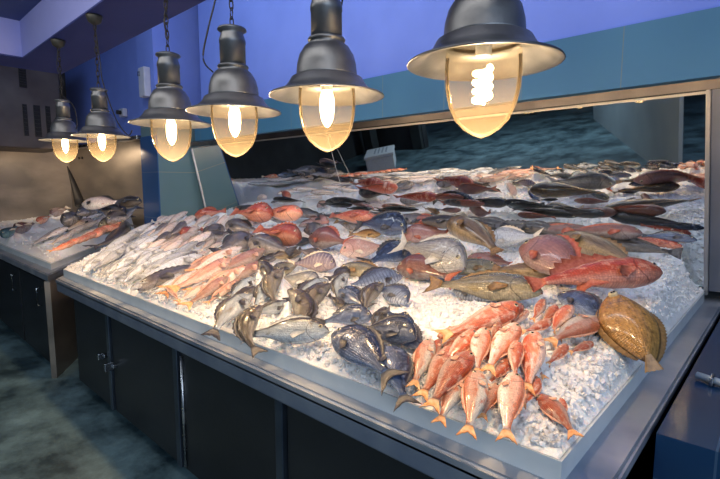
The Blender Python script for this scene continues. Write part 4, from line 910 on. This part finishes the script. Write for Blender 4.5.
# ---------------------------------------------------------------- ice surfaces (raised to meet what lies on it)
NRM = [(0, 0)]
def inside_poly(x, y, poly):
    d_ = 1e9; n = len(poly)
    for i in range(n):
        x0, y0 = poly[i]; x1, y1 = poly[(i + 1) % n]; ex, ey = x1 - x0, y1 - y0; L_ = math.hypot(ex, ey)
        v_ = ((x - x0) * -ey + (y - y0) * ex) / L_
        if v_ < d_: d_ = v_; NRM[0] = (-ey / L_, ex / L_)
    return d_
def make_ice(name, label, poly, bed, rim, step, seed, nchunk):
    xs_ = [p_[0] for p_ in poly]; ys_ = [p_[1] for p_ in poly]; x0, x1, y0, y1 = min(xs_), max(xs_), min(ys_), max(ys_)
    pads = []
    for (bd, ph, pt, c_, Lb, ext, lift) in FOOT:
        if bd is not bed: continue
        pads.append((ph, pt, ext))
    grid = {}; cell = .25
    for pd in pads:
        ph, pt, ext = pd
        for gx in range(int((min(ph.x, pt.x) - .2) // cell), int((max(ph.x, pt.x) + .2) // cell) + 1):
            for gy in range(int((min(ph.y, pt.y) - .2) // cell), int((max(ph.y, pt.y) + .2) // cell) + 1): grid.setdefault((gx, gy), []).append(pd)
    def height(x, y):
        d_ = inside_poly(x, y, poly)
        z = bed(x, y)
        for ph, pt, ext in grid.get((int(x // cell), int(y // cell)), ()):
            ax, ay = pt.x - ph.x, pt.y - ph.y; L2 = ax * ax + ay * ay + 1e-9
            k = max(.08, min(.92, ((x - ph.x) * ax + (y - ph.y) * ay) / L2)); dx, dy = x - (ph.x + ax * k), y - (ph.y + ay * k)
            q_ = (dx * dx + dy * dy) / (.6 * ext + .02) ** 2
            if q_ < 6:
                tz = ph.z + (pt.z - ph.z) * k - .03
                if tz > z: z += (tz - z) * math.exp(-q_)
        f = smooth(d_ / (.06 if x < -.6 or y < 2.4 or bed is not bed1 else .06 + .12 * smooth((y - 2.4) / .8))); z = (rim + .004) * (1 - f) + z * f
        nz = noise.noise(Vector((x * 5, y * 5, seed))) * .014 + noise.noise(Vector((x * 26, y * 26, seed))) * .010 + noise.noise(Vector((x * 60, y * 60, seed))) * .006
        return z + nz * smooth(d_ / .03 + .1), d_
    bm = bmesh.new(); nx, ny = int((x1 - x0) / step), int((y1 - y0) / step); V = {}
    for i in range(nx + 1):
        for j in range(ny + 1):
            x, y = x0 + i * step, y0 + j * step
            d_ = inside_poly(x, y, poly)
            if d_ > -step * 1.05:
                for _ in range(3):
                    if d_ < 0: x -= NRM[0][0] * d_; y -= NRM[0][1] * d_; d_ = inside_poly(x, y, poly)
                d_ = max(d_, 0)
                z, _ = height(x, y); V[i, j] = bm.verts.new((x + random.uniform(-.3, .3) * step * (d_ > .01), y + random.uniform(-.3, .3) * step * (d_ > .01), z))
    for (i, j), v in V.items():
        q_ = [V.get(k) for k in ((i, j), (i + 1, j), (i + 1, j + 1), (i, j + 1))]
        if None not in q_: bm.faces.new(q_).smooth = True
    rnd = random.Random(seed)
    for k in range(nchunk):
        # denser towards the viewer
        x = x1 - (x1 - x0) * rnd.random() ** 1.6; y = y0 + (y1 - y0) * rnd.random() ** 1.3
        z, d_ = height(x, y)
        if d_ < .02: continue
        r = rnd.uniform(.004, .010); cen = Vector((x, y, z + r * .3)); vv = []
        R3 = Matrix.Rotation(rnd.random() * 6, 3, 'X') @ Matrix.Rotation(rnd.random() * 6, 3, 'Z')
        for sx in (-1, 1):
            for sy in (-1, 1):
                for sz in (-1, 1): vv.append(bm.verts.new(cen + R3 @ Vector((sx * r * rnd.uniform(.5, 1.2), sy * r * rnd.uniform(.5, 1.1), sz * r * rnd.uniform(.4, 1)))))
        for f in ((0, 1, 3, 2), (4, 6, 7, 5), (0, 4, 5, 1), (2, 3, 7, 6), (0, 2, 6, 4), (1, 5, 7, 3)): bm.faces.new([vv[n_] for n_ in f])
    o = link(name, bm, M['ice'], smooth=False); tag(o, label, 'ice', kind='stuff'); return o
ICE1 = [(-4.02, 1.064), (-.349, 1.064), (-.349, 3.47), (-6.1, 3.47), (-6.1, 2.80)]
make_ice('crushed_ice', 'crushed white ice covering the main counter under the fish', ICE1, bed1, .905, .012, 3, 15000)
ICE2 = [(-9.18, 1.10), (-4.47, 1.10), (-6.97, 2.78), (-9.18, 2.78)]
make_ice('crushed_ice', 'crushed white ice on the left counter', ICE2, bed2, .897, .03, 5, 1200)
